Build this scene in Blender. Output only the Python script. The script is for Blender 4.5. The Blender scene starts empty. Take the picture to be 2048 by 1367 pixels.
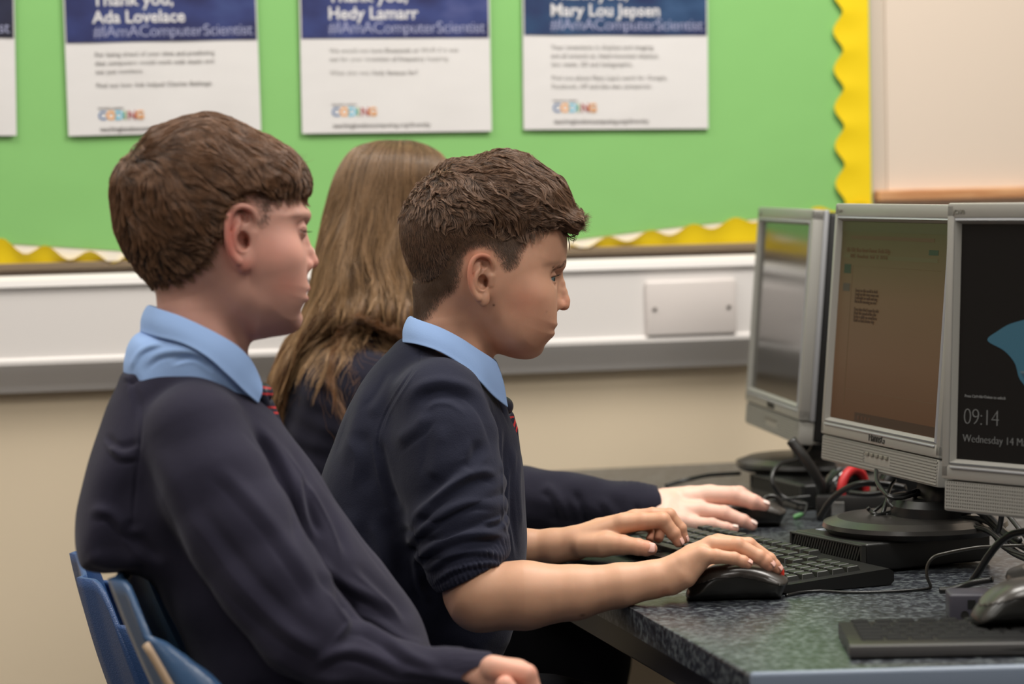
import bpy, bmesh, math, random
import numpy as np
from mathutils import Vector, Matrix

rng = np.random.default_rng(7)
random.seed(7)
C = bpy.context.scene.collection
PI = math.pi

# ------------------------------------------------------------------ camera
FPX = 5689.0                       # 100 mm lens on a 36 mm sensor, picture 2048 wide
PITCH = math.atan(333.5 / FPX)
ROLL = -0.022
CAM = np.array([0.0, 0.0, 1.18])
FWD = np.array([0.0, math.cos(PITCH), -math.sin(PITCH)])
_r0 = np.array([1.0, 0, 0]); _u0 = np.array([0.0, math.sin(PITCH), math.cos(PITCH)])
RGT = _r0 * math.cos(ROLL) + _u0 * math.sin(ROLL)
UPV = -_r0 * math.sin(ROLL) + _u0 * math.cos(ROLL)

cam_d = bpy.data.cameras.new('camera')
cam = bpy.data.objects.new('camera', cam_d); C.objects.link(cam)
cam.matrix_world = Matrix(((RGT[0], UPV[0], -FWD[0], CAM[0]), (RGT[1], UPV[1], -FWD[1], CAM[1]),
                           (RGT[2], UPV[2], -FWD[2], CAM[2]), (0, 0, 0, 1)))
cam_d.lens = FPX / 2048 * 36; cam_d.sensor_width = 36
cam_d.clip_start = 0.1; cam_d.clip_end = 50
cam_d.dof.use_dof = True; cam_d.dof.focus_distance = 3.17; cam_d.dof.aperture_fstop = 4.5
bpy.context.scene.camera = cam

def ray(px, py):
    return FWD + (px - 1024) / FPX * RGT + (683.5 - py) / FPX * UPV
def at(px, py, Y):                 # the point of that line of sight at distance Y into the room
    d = ray(px, py); return CAM + d * (Y / d[1])
def onz(px, py, z=0.72):           # the point of that line of sight on a level plane
    d = ray(px, py); return CAM + d * ((z - CAM[2]) / d[2])

# ------------------------------------------------------------------ world, lamps, exposure
sc = bpy.context.scene
sc.view_settings.view_transform = 'Standard'; sc.view_settings.look = 'None'
sc.view_settings.exposure = 0.0; sc.view_settings.gamma = 1.0
sc.view_settings.use_curve_mapping = False
w = bpy.data.worlds.new('world'); sc.world = w; w.use_nodes = True
w.node_tree.nodes['Background'].inputs[0].default_value = (0.75, 0.85, 1.0, 1)
w.node_tree.nodes['Background'].inputs[1].default_value = 0.05

def area(name, loc, size, power, col=(1, 0.96, 0.9), rot=(0, 0, 0)):
    l = bpy.data.lights.new(name, 'AREA'); l.shape = 'RECTANGLE'; l.size, l.size_y = size
    l.energy = power; l.color = col
    o = bpy.data.objects.new(name, l); o.location = loc; o.rotation_euler = rot; C.objects.link(o); return o
LIGHTS = [(-1.2, 3.35, 23), (0.7, 3.45, 46), (-1.3, 2.0, 18), (1.0, 2.0, 28), (-1.3, 0.2, 17), (1.2, 0.2, 19)]
for i, (x, y, p) in enumerate(LIGHTS):
    area('ceiling_lamp', (x, y, 2.66), (1.2, 0.6), p)

# ------------------------------------------------------------------ materials
def mat(name, col, rough=0.6, metal=0.0, spec=0.5, **kw):
    m = bpy.data.materials.new(name); m.use_nodes = True
    b = m.node_tree.nodes['Principled BSDF']
    b.inputs['Base Color'].default_value = (*col, 1); b.inputs['Roughness'].default_value = rough
    b.inputs['Metallic'].default_value = metal; b.inputs['Specular IOR Level'].default_value = spec
    for k, v in kw.items():
        b.inputs[k.replace('_', ' ')].default_value = v
    return m
def N(m, t, **kw):
    n = m.node_tree.nodes.new(t)
    for k, v in kw.items():
        if hasattr(n, k): setattr(n, k, v)
        else: n.inputs[k.replace('_', ' ')].default_value = v
    return n
def L(m, a, b): m.node_tree.links.new(a, b)
def BS(m): return m.node_tree.nodes['Principled BSDF']
def noise_color(m, c1, c2, scale=8, detail=4, stretch=(1, 1, 1), lo=0.35, hi=0.65, coord='Object'):
    tc = N(m, 'ShaderNodeTexCoord'); mp = N(m, 'ShaderNodeMapping'); mp.inputs['Scale'].default_value = stretch
    nz = N(m, 'ShaderNodeTexNoise'); nz.inputs['Scale'].default_value = scale; nz.inputs['Detail'].default_value = detail
    cr = N(m, 'ShaderNodeValToRGB'); e = cr.color_ramp.elements
    e[0].position, e[1].position = lo, hi; e[0].color = (*c1, 1); e[1].color = (*c2, 1)
    L(m, tc.outputs[coord], mp.inputs[0]); L(m, mp.outputs[0], nz.inputs['Vector'])
    L(m, nz.outputs['Fac'], cr.inputs[0]); L(m, cr.outputs[0], BS(m).inputs['Base Color'])
    return nz, cr
def bump(m, scale, strength, dist=0.001, detail=3, kind='noise', stretch=(1, 1, 1), coord='Object'):
    tc = N(m, 'ShaderNodeTexCoord'); mp = N(m, 'ShaderNodeMapping'); mp.inputs['Scale'].default_value = stretch
    if kind == 'noise':
        t = N(m, 'ShaderNodeTexNoise'); t.inputs['Detail'].default_value = detail
    elif kind == 'voronoi':
        t = N(m, 'ShaderNodeTexVoronoi')
    t.inputs['Scale'].default_value = scale
    bp = N(m, 'ShaderNodeBump'); bp.inputs['Strength'].default_value = strength; bp.inputs['Distance'].default_value = dist
    L(m, tc.outputs[coord], mp.inputs[0]); L(m, mp.outputs[0], t.inputs['Vector'])
    L(m, t.outputs[0], bp.inputs['Height']); L(m, bp.outputs[0], BS(m).inputs['Normal'])
def emit(name, col, strength=1.0, rough=0.25, base=(0.01, 0.01, 0.01)):
    m = mat(name, base, rough)
    BS(m).inputs['Emission Color'].default_value = (*col, 1); BS(m).inputs['Emission Strength'].default_value = strength
    return m
def srgb(r, g, b):
    f = lambda c: (c / 255 / 12.92) if c / 255 <= 0.04045 else ((c / 255 + 0.055) / 1.055) ** 2.4
    return (f(r), f(g), f(b))

# ------------------------------------------------------------------ mesh helpers
def link(name, me, m=None, parent=None, smooth=False, M=None):
    o = bpy.data.objects.new(name, me); C.objects.link(o)
    if m is not None: me.materials.append(m)
    if M is not None: o.matrix_world = M
    if parent is not None:
        o.parent = parent
        bpy_m = Matrix(M) if M is not None else Matrix.Identity(4)
        o.matrix_basis = bpy_m          # children are written in their thing's own frame
    if smooth:
        me.polygons.foreach_set('use_smooth', [True] * len(me.polygons))
    return o
def tag(o, label=None, cat=None, group=None, kind=None):
    if label: o['label'] = label
    if cat: o['category'] = cat
    if group: o['group'] = group
    if kind: o['kind'] = kind
    return o
def empty(name, M=None, **kw):
    o = bpy.data.objects.new(name, None); C.objects.link(o)
    o.empty_display_size = 0.05
    if M is not None: o.matrix_world = M
    return tag(o, **kw)
class MB:
    """collects shapes and links them as one mesh"""
    def __init__(s): s.bm = bmesh.new()
    def box(s, lo, hi, bev=0.0, seg=2, M=None):
        r = bmesh.ops.create_cube(s.bm, size=1.0)['verts']
        lo = Vector(lo); hi = Vector(hi)
        for v in r: v.co = Vector(((v.co.x + .5) * (hi.x - lo.x) + lo.x, (v.co.y + .5) * (hi.y - lo.y) + lo.y, (v.co.z + .5) * (hi.z - lo.z) + lo.z))
        if bev > 0:
            ed = list({e for v in r for e in v.link_edges})
            res = bmesh.ops.bevel(s.bm, geom=ed, offset=bev, segments=seg, profile=0.5, affect='EDGES')
            r = list({v for f in res['faces'] for v in f.verts} | {v for v in r if v.is_valid})
        if M is not None:
            for v in r: v.co = M @ v.co
        return s
    def tube(s, pts, rad, n=8, cap=True, closed=False):
        pts = [Vector(p) for p in pts]
        R = rad if hasattr(rad, '__len__') else [rad] * len(pts)
        rings = []; prev = None
        for i, p in enumerate(pts):
            a = pts[max(i - 1, 0)]; b = pts[min(i + 1, len(pts) - 1)]
            if closed: a = pts[i - 1]; b = pts[(i + 1) % len(pts)]
            t = (b - a).normalized()
            if prev is None:
                q = Vector((0, 0, 1)) if abs(t.z) < 0.9 else Vector((1, 0, 0))
                u = t.cross(q).normalized()
            else:
                u = (prev - t * prev.dot(t)).normalized()
            prev = u; v = t.cross(u)
            rings.append([s.bm.verts.new(p + (u * math.cos(2 * PI * k / n) + v * math.sin(2 * PI * k / n)) * R[i]) for k in range(n)])
        for i in range(len(rings) - (0 if closed else 1)):
            A, B = rings[i], rings[(i + 1) % len(rings)]
            for k in range(n):
                s.bm.faces.new((A[k], A[(k + 1) % n], B[(k + 1) % n], B[k]))
        if cap and not closed:
            s.bm.faces.new(rings[0][::-1]); s.bm.faces.new(rings[-1])
        return s
    def prism(s, poly, z0, z1, bev=0.0):
        a = [s.bm.verts.new((p[0], p[1], z0)) for p in poly]; b = [s.bm.verts.new((p[0], p[1], z1)) for p in poly]
        s.bm.faces.new(a[::-1]); s.bm.faces.new(b)
        n = len(poly)
        for i in range(n): s.bm.faces.new((a[i], a[(i + 1) % n], b[(i + 1) % n], b[i]))
        if bev > 0:
            ed = [e for e in s.bm.edges if (e.verts[0] in b and e.verts[1] in b)]
            bmesh.ops.bevel(s.bm, geom=ed, offset=bev, segments=3, profile=0.5, affect='EDGES')
        return s
    def lathe(s, prof, n=48, sx=1.0, sy=1.0):
        rings = []
        for r, z in prof:
            rings.append([s.bm.verts.new((r * sx * math.cos(2 * PI * k / n), r * sy * math.sin(2 * PI * k / n), z)) for k in range(n)])
        for A, B in zip(rings, rings[1:]):
            for k in range(n): s.bm.faces.new((A[k], A[(k + 1) % n], B[(k + 1) % n], B[k]))
        s.bm.faces.new(rings[0][::-1]); s.bm.faces.new(rings[-1])
        return s
    def grid(s, rows, close_u=False):
        V = [[s.bm.verts.new(p) for p in r] for r in rows]
        for i in range(len(V) - 1):
            n = len(V[i])
            for k in range(n if close_u else n - 1):
                s.bm.faces.new((V[i][k], V[i][(k + 1) % n], V[i + 1][(k + 1) % n], V[i + 1][k]))
        return s
    def build(s, name, m, parent=None, smooth=False, M=None, angle=None):
        bmesh.ops.recalc_face_normals(s.bm, faces=s.bm.faces[:])
        me = bpy.data.meshes.new(name); s.bm.to_mesh(me); s.bm.free()
        o = link(name, me, m, parent, smooth or angle is not None, M)
        if angle is not None:
            me.shade_flat() if False else None
            b2 = bmesh.new(); b2.from_mesh(me)
            for e in b2.edges:
                if len(e.link_faces) == 2 and e.calc_face_angle(0) > angle: e.smooth = False
            b2.to_mesh(me); b2.free()
        return o
def spline(P, n=12, closed=False):
    P = [np.array(p, float) for p in P]; out = []
    m = len(P)
    for i in range(m if closed else m - 1):
        p0 = P[i - 1] if (closed or i > 0) else 2 * P[0] - P[1]
        p1 = P[i]; p2 = P[(i + 1) % m]
        p3 = P[(i + 2) % m] if (closed or i + 2 < m) else 2 * P[-1] - P[-2]
        for k in range(n):
            t = k / n
            out.append(0.5 * (2 * p1 + (p2 - p0) * t + (2 * p0 - 5 * p1 + 4 * p2 - p3) * t * t + (3 * p1 - p0 - 3 * p2 + p3) * t ** 3))
    if not closed: out.append(P[-1])
    return np.array(out)
def text(s, size, M, m, parent, name='lettering', bold=0.0, align='LEFT', space=1.0, depth=0.0003):
    cu = bpy.data.curves.new(name, 'FONT'); cu.body = s; cu.size = size; cu.align_x = align
    cu.offset = bold * size; cu.space_character = space; cu.extrude = depth; cu.resolution_u = 3
    o = bpy.data.objects.new(name, cu); C.objects.link(o)
    me = bpy.data.meshes.new_from_object(o.evaluated_get(bpy.context.evaluated_depsgraph_get()))
    bpy.data.objects.remove(o); bpy.data.curves.remove(cu)
    me.materials.clear()
    return link(name, me, m, parent, M=M)
def basis(o, x, y, z):
    return Matrix(((x[0], y[0], z[0], o[0]), (x[1], y[1], z[1], o[1]), (x[2], y[2], z[2], o[2]), (0, 0, 0, 1)))
def nrm(v): v = np.array(v, float); return v / np.linalg.norm(v)
# ------------------------------------------------------------------ the room
TANW = 0.239; WD = nrm((1, TANW, 0)); WN = nrm((TANW, -1, 0))        # along the back wall; out of it
W0 = np.array([0, 4.395, 0.0])
def onwall(px, py, out=0.0):
    d = ray(px, py); t = np.dot(W0 + WN * out - CAM, WN) / np.dot(d, WN); return CAM + d * t
def wl(p):                          # wall coordinates (along, up) of a point
    return float(np.dot(np.array(p) - W0, WD)), float(p[2])
MW = basis(W0, WD, -WN, (0, 0, 1))   # x along the wall, y into the wall, z up
def ws(px, py): return wl(onwall(px, py))

m_wall = mat('cream_wall_paint', srgb(205, 190, 172), 0.75)
tc = N(m_wall, 'ShaderNodeTexCoord'); sp = N(m_wall, 'ShaderNodeSeparateXYZ'); L(m_wall, tc.outputs['Object'], sp.inputs[0])
cr = N(m_wall, 'ShaderNodeValToRGB'); cr.color_ramp.interpolation = 'CONSTANT'
mr = N(m_wall, 'ShaderNodeMapRange'); mr.inputs['From Max'].default_value = 2.7
L(m_wall, sp.outputs['Z'], mr.inputs[0]); L(m_wall, mr.outputs[0], cr.inputs[0])
cr.color_ramp.elements[0].color = (*srgb(230, 212, 184), 1)
cr.color_ramp.elements[1].position = 0.96 / 2.7; cr.color_ramp.elements[1].color = (*srgb(214, 200, 184), 1)
nz = N(m_wall, 'ShaderNodeTexNoise'); nz.inputs['Scale'].default_value = 3.0
mx = N(m_wall, 'ShaderNodeMixRGB', blend_type='MULTIPLY'); mx.inputs[0].default_value = 0.16
L(m_wall, cr.outputs[0], mx.inputs[1]); L(m_wall, nz.outputs['Fac'], mx.inputs[2]); L(m_wall, mx.outputs[0], BS(m_wall).inputs['Base Color'])
bump_tc = None
m_plain = mat('plain_wall_paint', srgb(150, 142, 132), 0.8)
m_ceil = mat('ceiling_paint', (0.8, 0.8, 0.78), 0.8)
m_floor = mat('floor_carpet', (0.07, 0.072, 0.08), 0.9); bump(m_floor, 300, 0.4)

def room_wall(name, p0, p1, m):
    d = nrm((p1[0] - p0[0], p1[1] - p0[1], 0)); n = np.array([-d[1], d[0], 0])
    ln = math.hypot(p1[0] - p0[0], p1[1] - p0[1])
    o = MB().box((0, 0, 0), (ln, 0.1, 2.7)).build(name, m, M=basis((p0[0], p0[1], 0), d, n, (0, 0, 1)))
    return tag(o, kind='structure')
PC = lambda a, b: W0 + WD * a - WN * (-b)        # a along the wall, b out of it
c1 = PC(-2.6, 0); c2 = PC(2.6, 0); c3 = PC(2.6, 6.2); c4 = PC(-2.6, 6.2)
wb = MB().box((-2.6, 0, 0), (2.6, 0.1, 2.7)).build('wall_back', m_wall, M=MW); tag(wb, kind='structure')
room_wall('wall_right', c2, c3, m_plain); room_wall('wall_front', c3, c4, m_plain); room_wall('wall_left', c4, c1, m_plain)
tag(MB().prism([tuple(c[:2]) for c in (c1, c4, c3, c2)], -0.05, 0).build('floor', m_floor), kind='structure')
tag(MB().prism([tuple(c[:2]) for c in (c1, c4, c3, c2)], 2.7, 2.75).build('ceiling', m_ceil), kind='structure')

# ---- white dado trunking, its profile run along the wall
m_white = mat('white_plastic', srgb(226, 221, 218), 0.35); m_white.name = 'white_plastic'
zt = ws(700, 512)[1]; z1 = ws(700, 572)[1]; z2 = ws(700, 735)[1]; z3 = ws(700, 765)[1]
x0, x1 = -2.55, 2.55
# outline in (out, z): slopes a little at the top, a lip, the face and an undercut
zt = wl(onwall(740, 530))[1]; za = wl(onwall(740, 553, 0.05))[1]; zb = wl(onwall(740, 704, 0.05))[1]; zc = wl(onwall(740, 758, 0.02))[1]
prof = [(0.0, zt), (0.038, zt), (0.05, zt - 0.006), (0.053, za), (0.047, za - 0.004), (0.047, zb + 0.010), (0.053, zb + 0.006), (0.053, zb),
        (0.046, zb - 0.010), (0.028, zc + 0.01), (0.022, zc), (0.0, zc)]
b = MB(); b.grid([[Vector((x, -p[0], p[1])) for p in prof] for x in (x0, x1)])
tr = b.build('trim_1', m_white, M=MW); tag(tr, kind='structure')
# blank socket plate on it
m_plate = mat('plate_plastic', srgb(216, 208, 204), 0.3)
pl, pt = wl(onwall(1290, 572, 0.056)); pr, pb = wl(onwall(1476, 664, 0.056)); pt = wl(onwall(1383, 560, 0.056))[1]; pb = wl(onwall(1383, 670, 0.056))[1]
cx = (pl + pr) / 2; cz = (pt + pb) / 2
sk = MB().box((-0.073, -0.009, -0.043), (0.073, 0.0, 0.043), 0.004, 3).build('blank_socket_plate', m_plate, M=MW @ Matrix.Translation((cx, -0.047, cz)), angle=0.7)
tag(sk, 'white blank double socket plate with two screws on the trunking', 'socket plate')
for sx in (-0.060, 0.060):
    q = MB().lathe([(0.0035, 0), (0.0035, 0.0015), (0.002, 0.002)], 12)
    q.box((-0.003, -0.0004, 0.0019), (0.003, 0.0004, 0.0024))
    q.build('screw', mat('screw_metal', (0.35, 0.32, 0.3), 0.4, 0.8), sk, M=Matrix.Translation((sx, -0.009, 0)) @ Matrix.Rotation(PI / 2, 4, 'X'))

# ---- notice board with green paper, yellow scalloped borders
m_green = mat('green_backing_paper', srgb(134, 192, 112), 0.7); bump(m_green, 6, 0.25, 0.01, 2)
m_yellow = mat('yellow_border_card', srgb(243, 210, 12), 0.55); bump(m_yellow, 9, 0.25, 0.01, 2)
m_alum = mat('board_frame_brown', srgb(140, 122, 100), 0.45, 0.3)
m_pap = mat('white_paper', srgb(236, 230, 222), 0.6)
bl = -1.15; zb_l = wl(onwall(60, 541))[1]
bx1, _ = ws(1736, 300); zbot = wl(onwall(800, 512))[1]
board = empty('notice_board', MW, label='notice board covered in bright green paper with yellow scalloped edging', cat='notice board')
MB().box((bl, -0.012, zbot + 0.004), (bx1, 0, 2.1)).build('backing', mat('board_core', srgb(200, 190, 175), 0.8), board)
# green sheet: its lower edge stops short of the frame, so white shows
gx = lambda px: ws(px, 400)[0]; gz = lambda px, py: wl(onwall(px, py))[1]
low = [(-1.15, gz(0, 484)), (gx(30), gz(30, 488)), (gx(250), gz(250, 502)), (gx(620), gz(620, 497)), (gx(1150), gz(1150, 478)), (gx(1330), gz(1330, 456)), (gx(1500), gz(1500, 438)), (bx1, gz(1700, 420))]
b = MB(); b.grid([[Vector((x, -0.0155, z)) for x, z in low], [Vector((x, -0.0155, 2.1)) for x, z in low]]); b.build('green_paper', m_green, board)
# white under-paper strip
MB().box((bl, -0.0145, zbot + 0.006), (bx1, -0.012, zbot + 0.09)).build('white_under_paper', m_pap, board)
# bottom frame rail
MB().box((bl, -0.022, zbot - 0.004), (bx1, 0, zbot + 0.006), 0.001).build('bottom_rail', m_alum, board)
def scallop(name, pts, base, off, par):
    """a strip whose wavy edge is pts (x,z) and whose straight edge is base; the edge curls off the board"""
    r0, r1, r2 = [], [], []
    for (x, z), (bx, bz) in zip(pts, base):
        r0.append(Vector((bx, -off, bz))); r1.append(Vector(((x + bx) / 2, -off - 0.002, (z + bz) / 2))); r2.append(Vector((x, -off - 0.007, z)))
    b = MB(); b.grid([r0, r1, r2]); return b.build(name, m_yellow, par, smooth=True)
# right-hand vertical strip, scallops facing left
zs = np.linspace(gz(1700, 470), 2.1, 160); per = gz(1690, 100) - gz(1690, 176)
zph = gz(1662, 63)
pts = [(gx(1681) - (gx(1681) - gx(1661)) * (0.5 + 0.5 * math.cos(2 * PI * (z - zph) / per)) ** 0.8 + 0.0, z) for z in zs]
scallop('yellow_border_strip', pts, [(bx1 - 0.002, z) for z in zs], 0.017, board)
# bottom right strip, scallops facing up, rising to the right
xs = np.linspace(gx(1130), bx1 - 0.002, 120); perx = gx(1285) - gx(1200)
def topz(x):
    a = [(gx(1130), gz(1130, 492)), (gx(1205), gz(1205, 480)), (gx(1330), gz(1330, 462)), (gx(1500), gz(1500, 436)), (gx(1640), gz(1640, 418)), (bx1, gz(1735, 405))]
    return np.interp(x, [p[0] for p in a], [p[1] for p in a])
pts = [(x, topz(x) + 0.006 * math.cos(2 * PI * (x - gx(1205)) / perx)) for x in xs]
scallop('yellow_border_strip', pts, [(x, zbot + 0.006) for x in xs], 0.017, board)
# bottom left strip
xs = np.linspace(-1.15, gx(1120), 150); perx = gx(170) - gx(105)
def topz2(x):
    a = [(-1.15, gz(0, 486)), (gx(0), gz(0, 486)), (gx(45), gz(45, 496)), (gx(170), gz(170, 512)), (gx(300), gz(300, 516)), (gx(620), gz(620, 512)), (gx(1120), gz(1120, 498))]
    return np.interp(x, [p[0] for p in a], [p[1] for p in a])
pts = [(x, topz2(x) + 0.0085 * math.cos(2 * PI * (x - gx(175)) / (perx * 1.35))) for x in xs]
scallop('yellow_border_strip', pts, [(x, zbot + 0.006) for x in xs], 0.017, board)

# ---- posters
m_pwhite = mat('poster_paper', srgb(222, 219, 218), 0.45); bump(m_pwhite, 5, 0.3, 0.01, 3)
m_ptext = mat('print_grey', srgb(158, 155, 152), 0.6)
m_pbig = mat('print_white', srgb(215, 213, 215), 0.6)
m_pthin = mat('print_pale_blue', srgb(165, 168, 200), 0.6)
def navy(name, c1, c2, c3):
    m = mat(name, c1, 0.45)
    nz, cr = noise_color(m, c1, c2, 9, 3, (1, 1, 1.6), 0.42, 0.6)
    e = cr.color_ramp.elements.new(0.75); e.color = (*c3, 1)
    return m
m_navy = [navy('poster_blue', srgb(30, 33, 78), srgb(46, 56, 110), srgb(62, 78, 130)), navy('poster_blue', srgb(32, 36, 84), srgb(50, 62, 118), srgb(84, 90, 140)),
          navy('poster_blue', srgb(28, 38, 82), srgb(36, 66, 104), srgb(60, 90, 130)), navy('poster_blue', srgb(26, 26, 40), srgb(34, 36, 62), srgb(40, 44, 70))]
logo_cols = [srgb(*c) for c in ((70, 110, 160), (235, 160, 60), (90, 190, 220), (120, 160, 90), (170, 90, 90), (220, 150, 70))]
m_logo = [mat('logo_ink', c, 0.6) for c in logo_cols]
m_pgrey = mat('print_dark_grey', srgb(128, 124, 122), 0.6)
RX = Matrix.Rotation(PI / 2, 4, 'X')
def poster(xl, yb, xr, yb2, x_top, y_blue_l, y_blue_r, nav, label, name_txt, body, k):
    """lower left corner, lower right corner, where the left edge meets the picture's top, and the blue panel's lower edge, in the photograph"""
    a = onwall(xl, yb, 0.02); c = onwall(xr, yb2, 0.02)
    X = nrm(c - a); wd = float(np.linalg.norm(c - a)); Z = nrm(np.cross(X, -WN)); Z = Z if Z[2] > 0 else -Z
    M = basis(a, X, nrm(np.cross(Z, X)), Z)
    ht = wd * 1.414; root = empty('poster', M, label=label, cat='poster', group='posters pinned on the green board')
    # sheet: slightly wavy paper
    rows = []
    for j in range(13):
        rows.append([Vector((wd * i / 12, -0.001 - 0.0008 * (0.5 + 0.5 * math.sin(i * 1.1 + k) * math.cos(j * 0.9 + k)), ht * j / 12)) for i in range(13)])
    b = MB(); b.grid(rows); sh = b.build('sheet', m_pwhite, root)
    sol = sh.modifiers.new('thickness', 'SOLIDIFY'); sol.thickness = 0.0003; sol.offset = -1
    S = wd / 385.0                      # metres per pixel on this sheet
    zl = (yb - y_blue_l) * S
    b = MB(); b.box((0.0 + 3 * S, -0.0027, zl), (wd - 3 * S, -0.0020, ht - 0.004)); b.build('picture_panel', nav, root)
    def T(s, x, z, size, m, bold=0.0, sp=1.0, nm='lettering'):
        text(s, size, Matrix.Translation((x, -0.0030 if z > zl else -0.0021, z)) @ RX, m, root, nm, bold, space=sp)
    x0 = 56 * S
    if name_txt:
        T('Thank you,', x0, zl + 72 * S, 36 * S, m_pbig, 0.018)
        T(name_txt, x0, zl + 38 * S, 34 * S, m_pbig, 0.022)
    T('#IAmAComputerScientist', x0, zl + 10 * S, 32.5 * S, m_pthin, -0.008, 0.93)
    z = zl - 28 * S
    for ln in body:
        if ln: T(ln, x0 + 2 * S, z, 12.5 * S, m_ptext, 0.0, 1.06)
        z -= (17 if ln else 10) * S
    for i, ch in enumerate('CODING'):
        T(ch, x0 + (4, 20, 37, 54, 62, 78)[i] * S, zl - 153 * S, 23 * S, m_logo[i], 0.03, nm='logo_letter')
    T('TEACHING LONDON', x0 + 4 * S, zl - 133 * S, 5.2 * S, m_pgrey, 0.01)
    T('teachinglondoncomputing.org/diversity', x0 + 6 * S, zl - 176 * S, 12.6 * S, m_pgrey, 0.005)
    return root
poster(137, 272, 522, 262, 132, 88, 78, m_navy[0], 'poster with white writing on dark blue, above the head of the boy seated left', 'Ada Lovelace',
       ['For being ahead of your time and predicting', 'that computers would work with music and', 'not just numbers.', '', 'Find out how Ada helped Charles Babbage.'], 0)
poster(604, 267, 983, 262, 598, 80, 75, m_navy[1], 'poster with dark blue top, second from the yellow border, above the long fair hair', 'Hedy Lamarr',
       ['We would not have Bluetooth or Wi-Fi if it was', 'not for your invention of frequency hopping.', '', 'What else was Hedy famous for?'], 1)
poster(1047, 259, 1416, 257, 1043, 71, 67, m_navy[2], 'poster with teal and blue top, closest to the yellow scalloped border', 'Mary Lou Jepsen',
       ['Your inventions in displays and imaging', 'are all around us, head-mounted displays,', 'low watts, 3D and holographic.', '', "Find out about Mary Lou's work for Google,", 'Facebook, HP and the new companies.'], 2)
poster(-360, 272, 33, 271, -365, 76, 75, m_navy[3], 'poster cut off by the frame edge, only its right strip in view', '', [''], 3)

# ---- pale panel over a wooden rail, right of the board
m_wood = mat('varnished_wood', srgb(205, 150, 105), 0.4); noise_color(m_wood, srgb(190, 132, 88), srgb(216, 165, 120), 14, 5, (1, 1, 12))
pn = empty('display_panel', MW, label='pale panel above a light wooden rail beside the yellow border', cat='display board')
m_panel = mat('panel_cream', srgb(222, 206, 190), 0.55)
px0 = ws(1772, 300)[0]; rz = gz(1900, 384)
MB().box((px0, -0.006, rz), (px0 + 1.1, 0, 2.1), 0.002).build('panel_face', m_panel, pn)
MB().box((ws(1745, 390)[0], -0.03, rz - 0.012), (px0 + 1.12, 0, rz + 0.006), 0.004, 3).build('wooden_rail', m_wood, pn)
# ------------------------------------------------------------------ desk
ZT = 0.72
m_lam = mat('speckled_laminate', srgb(60, 68, 76), 0.31)
tc = N(m_lam, 'ShaderNodeTexCoord'); mp = N(m_lam, 'ShaderNodeMapping'); mp.inputs['Scale'].default_value = (1, 1.0, 1)
L(m_lam, tc.outputs['Object'], mp.inputs[0])
n1 = N(m_lam, 'ShaderNodeTexNoise'); n1.inputs['Scale'].default_value = 170; n1.inputs['Detail'].default_value = 3; L(m_lam, mp.outputs[0], n1.inputs['Vector'])
n2 = N(m_lam, 'ShaderNodeTexNoise'); n2.inputs['Scale'].default_value = 60; n2.inputs['Detail'].default_value = 4; L(m_lam, mp.outputs[0], n2.inputs['Vector'])
cr = N(m_lam, 'ShaderNodeValToRGB'); e = cr.color_ramp.elements
e[0].position = 0.40; e[0].color = (*srgb(30, 32, 36), 1); e[1].position = 0.62; e[1].color = (*srgb(96, 102, 104), 1)
q = e.new(0.5); q.color = (*srgb(52, 55, 62), 1)
ad = N(m_lam, 'ShaderNodeMath', operation='MULTIPLY_ADD'); ad.inputs[1].default_value = 0.7; 
ad2 = N(m_lam, 'ShaderNodeMath', operation='MULTIPLY'); ad2.inputs[1].default_value = 0.3
L(m_lam, n2.outputs['Fac'], ad2.inputs[0]); L(m_lam, n1.outputs['Fac'], ad.inputs[0]); L(m_lam, ad2.outputs[0], ad.inputs[2])
L(m_lam, ad.outputs[0], cr.inputs[0]); L(m_lam, cr.outputs[0], BS(m_lam).inputs['Base Color'])
bump(m_lam, 220, 0.15, 0.0005)
A = onz(1245, 1206, ZT); Bn = onz(1507, 1352, ZT)
e_row = nrm(A - Bn)                                   # along the row of seats, away from the camera
wl_t = lambda p, d: np.dot(W0 + WN * 0.0 - p, WN) / np.dot(d, WN)
Af = A + WN * -0.0 + (-WN) * (np.dot(A - W0, WN) - 0.002)
R2 = onz(2048, 1337, ZT); near_d = nrm(R2 - Bn)
Bn2 = Bn + near_d * 0.95; Cf = Af + WD * 1.05
desk = empty('desk', Matrix.Identity(4), label='computer desk with a dark speckled blue-grey top running to the back wall', cat='desk')
poly = [tuple(p[:2]) for p in (Af, A, Bn, Bn2, Cf)]
MB().prism(poly[::-1], ZT - 0.028, ZT, 0.004).build('desk_top', m_lam, desk, angle=0.9)
m_dark = mat('dark_metal', (0.012, 0.012, 0.014), 0.5)
m_rail = mat('grey_frame_steel', srgb(58, 56, 60), 0.5)
def bar(p, q, hw, z0, z1, name, m, par):
    d = nrm(np.array([q[0] - p[0], q[1] - p[1], 0])); n = np.array([-d[1], d[0], 0]); ln = math.hypot(q[0] - p[0], q[1] - p[1])
    return MB().box((0, -hw, z0), (ln, hw, z1), 0.002).build(name, m, par, M=basis((p[0], p[1], 0), d, n, (0, 0, 1)))
inn = WD * 0.05
bar(Af + inn, Bn + inn - e_row * -0.03, 0.012, ZT - 0.075, ZT - 0.0285, 'frame_rail', m_rail, desk)
bar(Bn + inn - near_d * 0.03 + e_row * 0.05, Bn2 + e_row * 0.05, 0.012, ZT - 0.075, ZT - 0.0285, 'frame_rail', m_rail, desk)
for p in (A + WD * 0.12 - WN * 0.02, A + WD * 0.12 - WN * 0.9, Bn2 - WD * 0.08 + e_row * 0.1):
    bar(p - WD * 0.02, p + WD * 0.02, 0.02, 0, ZT - 0.03, 'leg', m_rail, desk)
m_pale = mat('pale_edge_plastic', srgb(120, 132, 150), 0.35)
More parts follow.
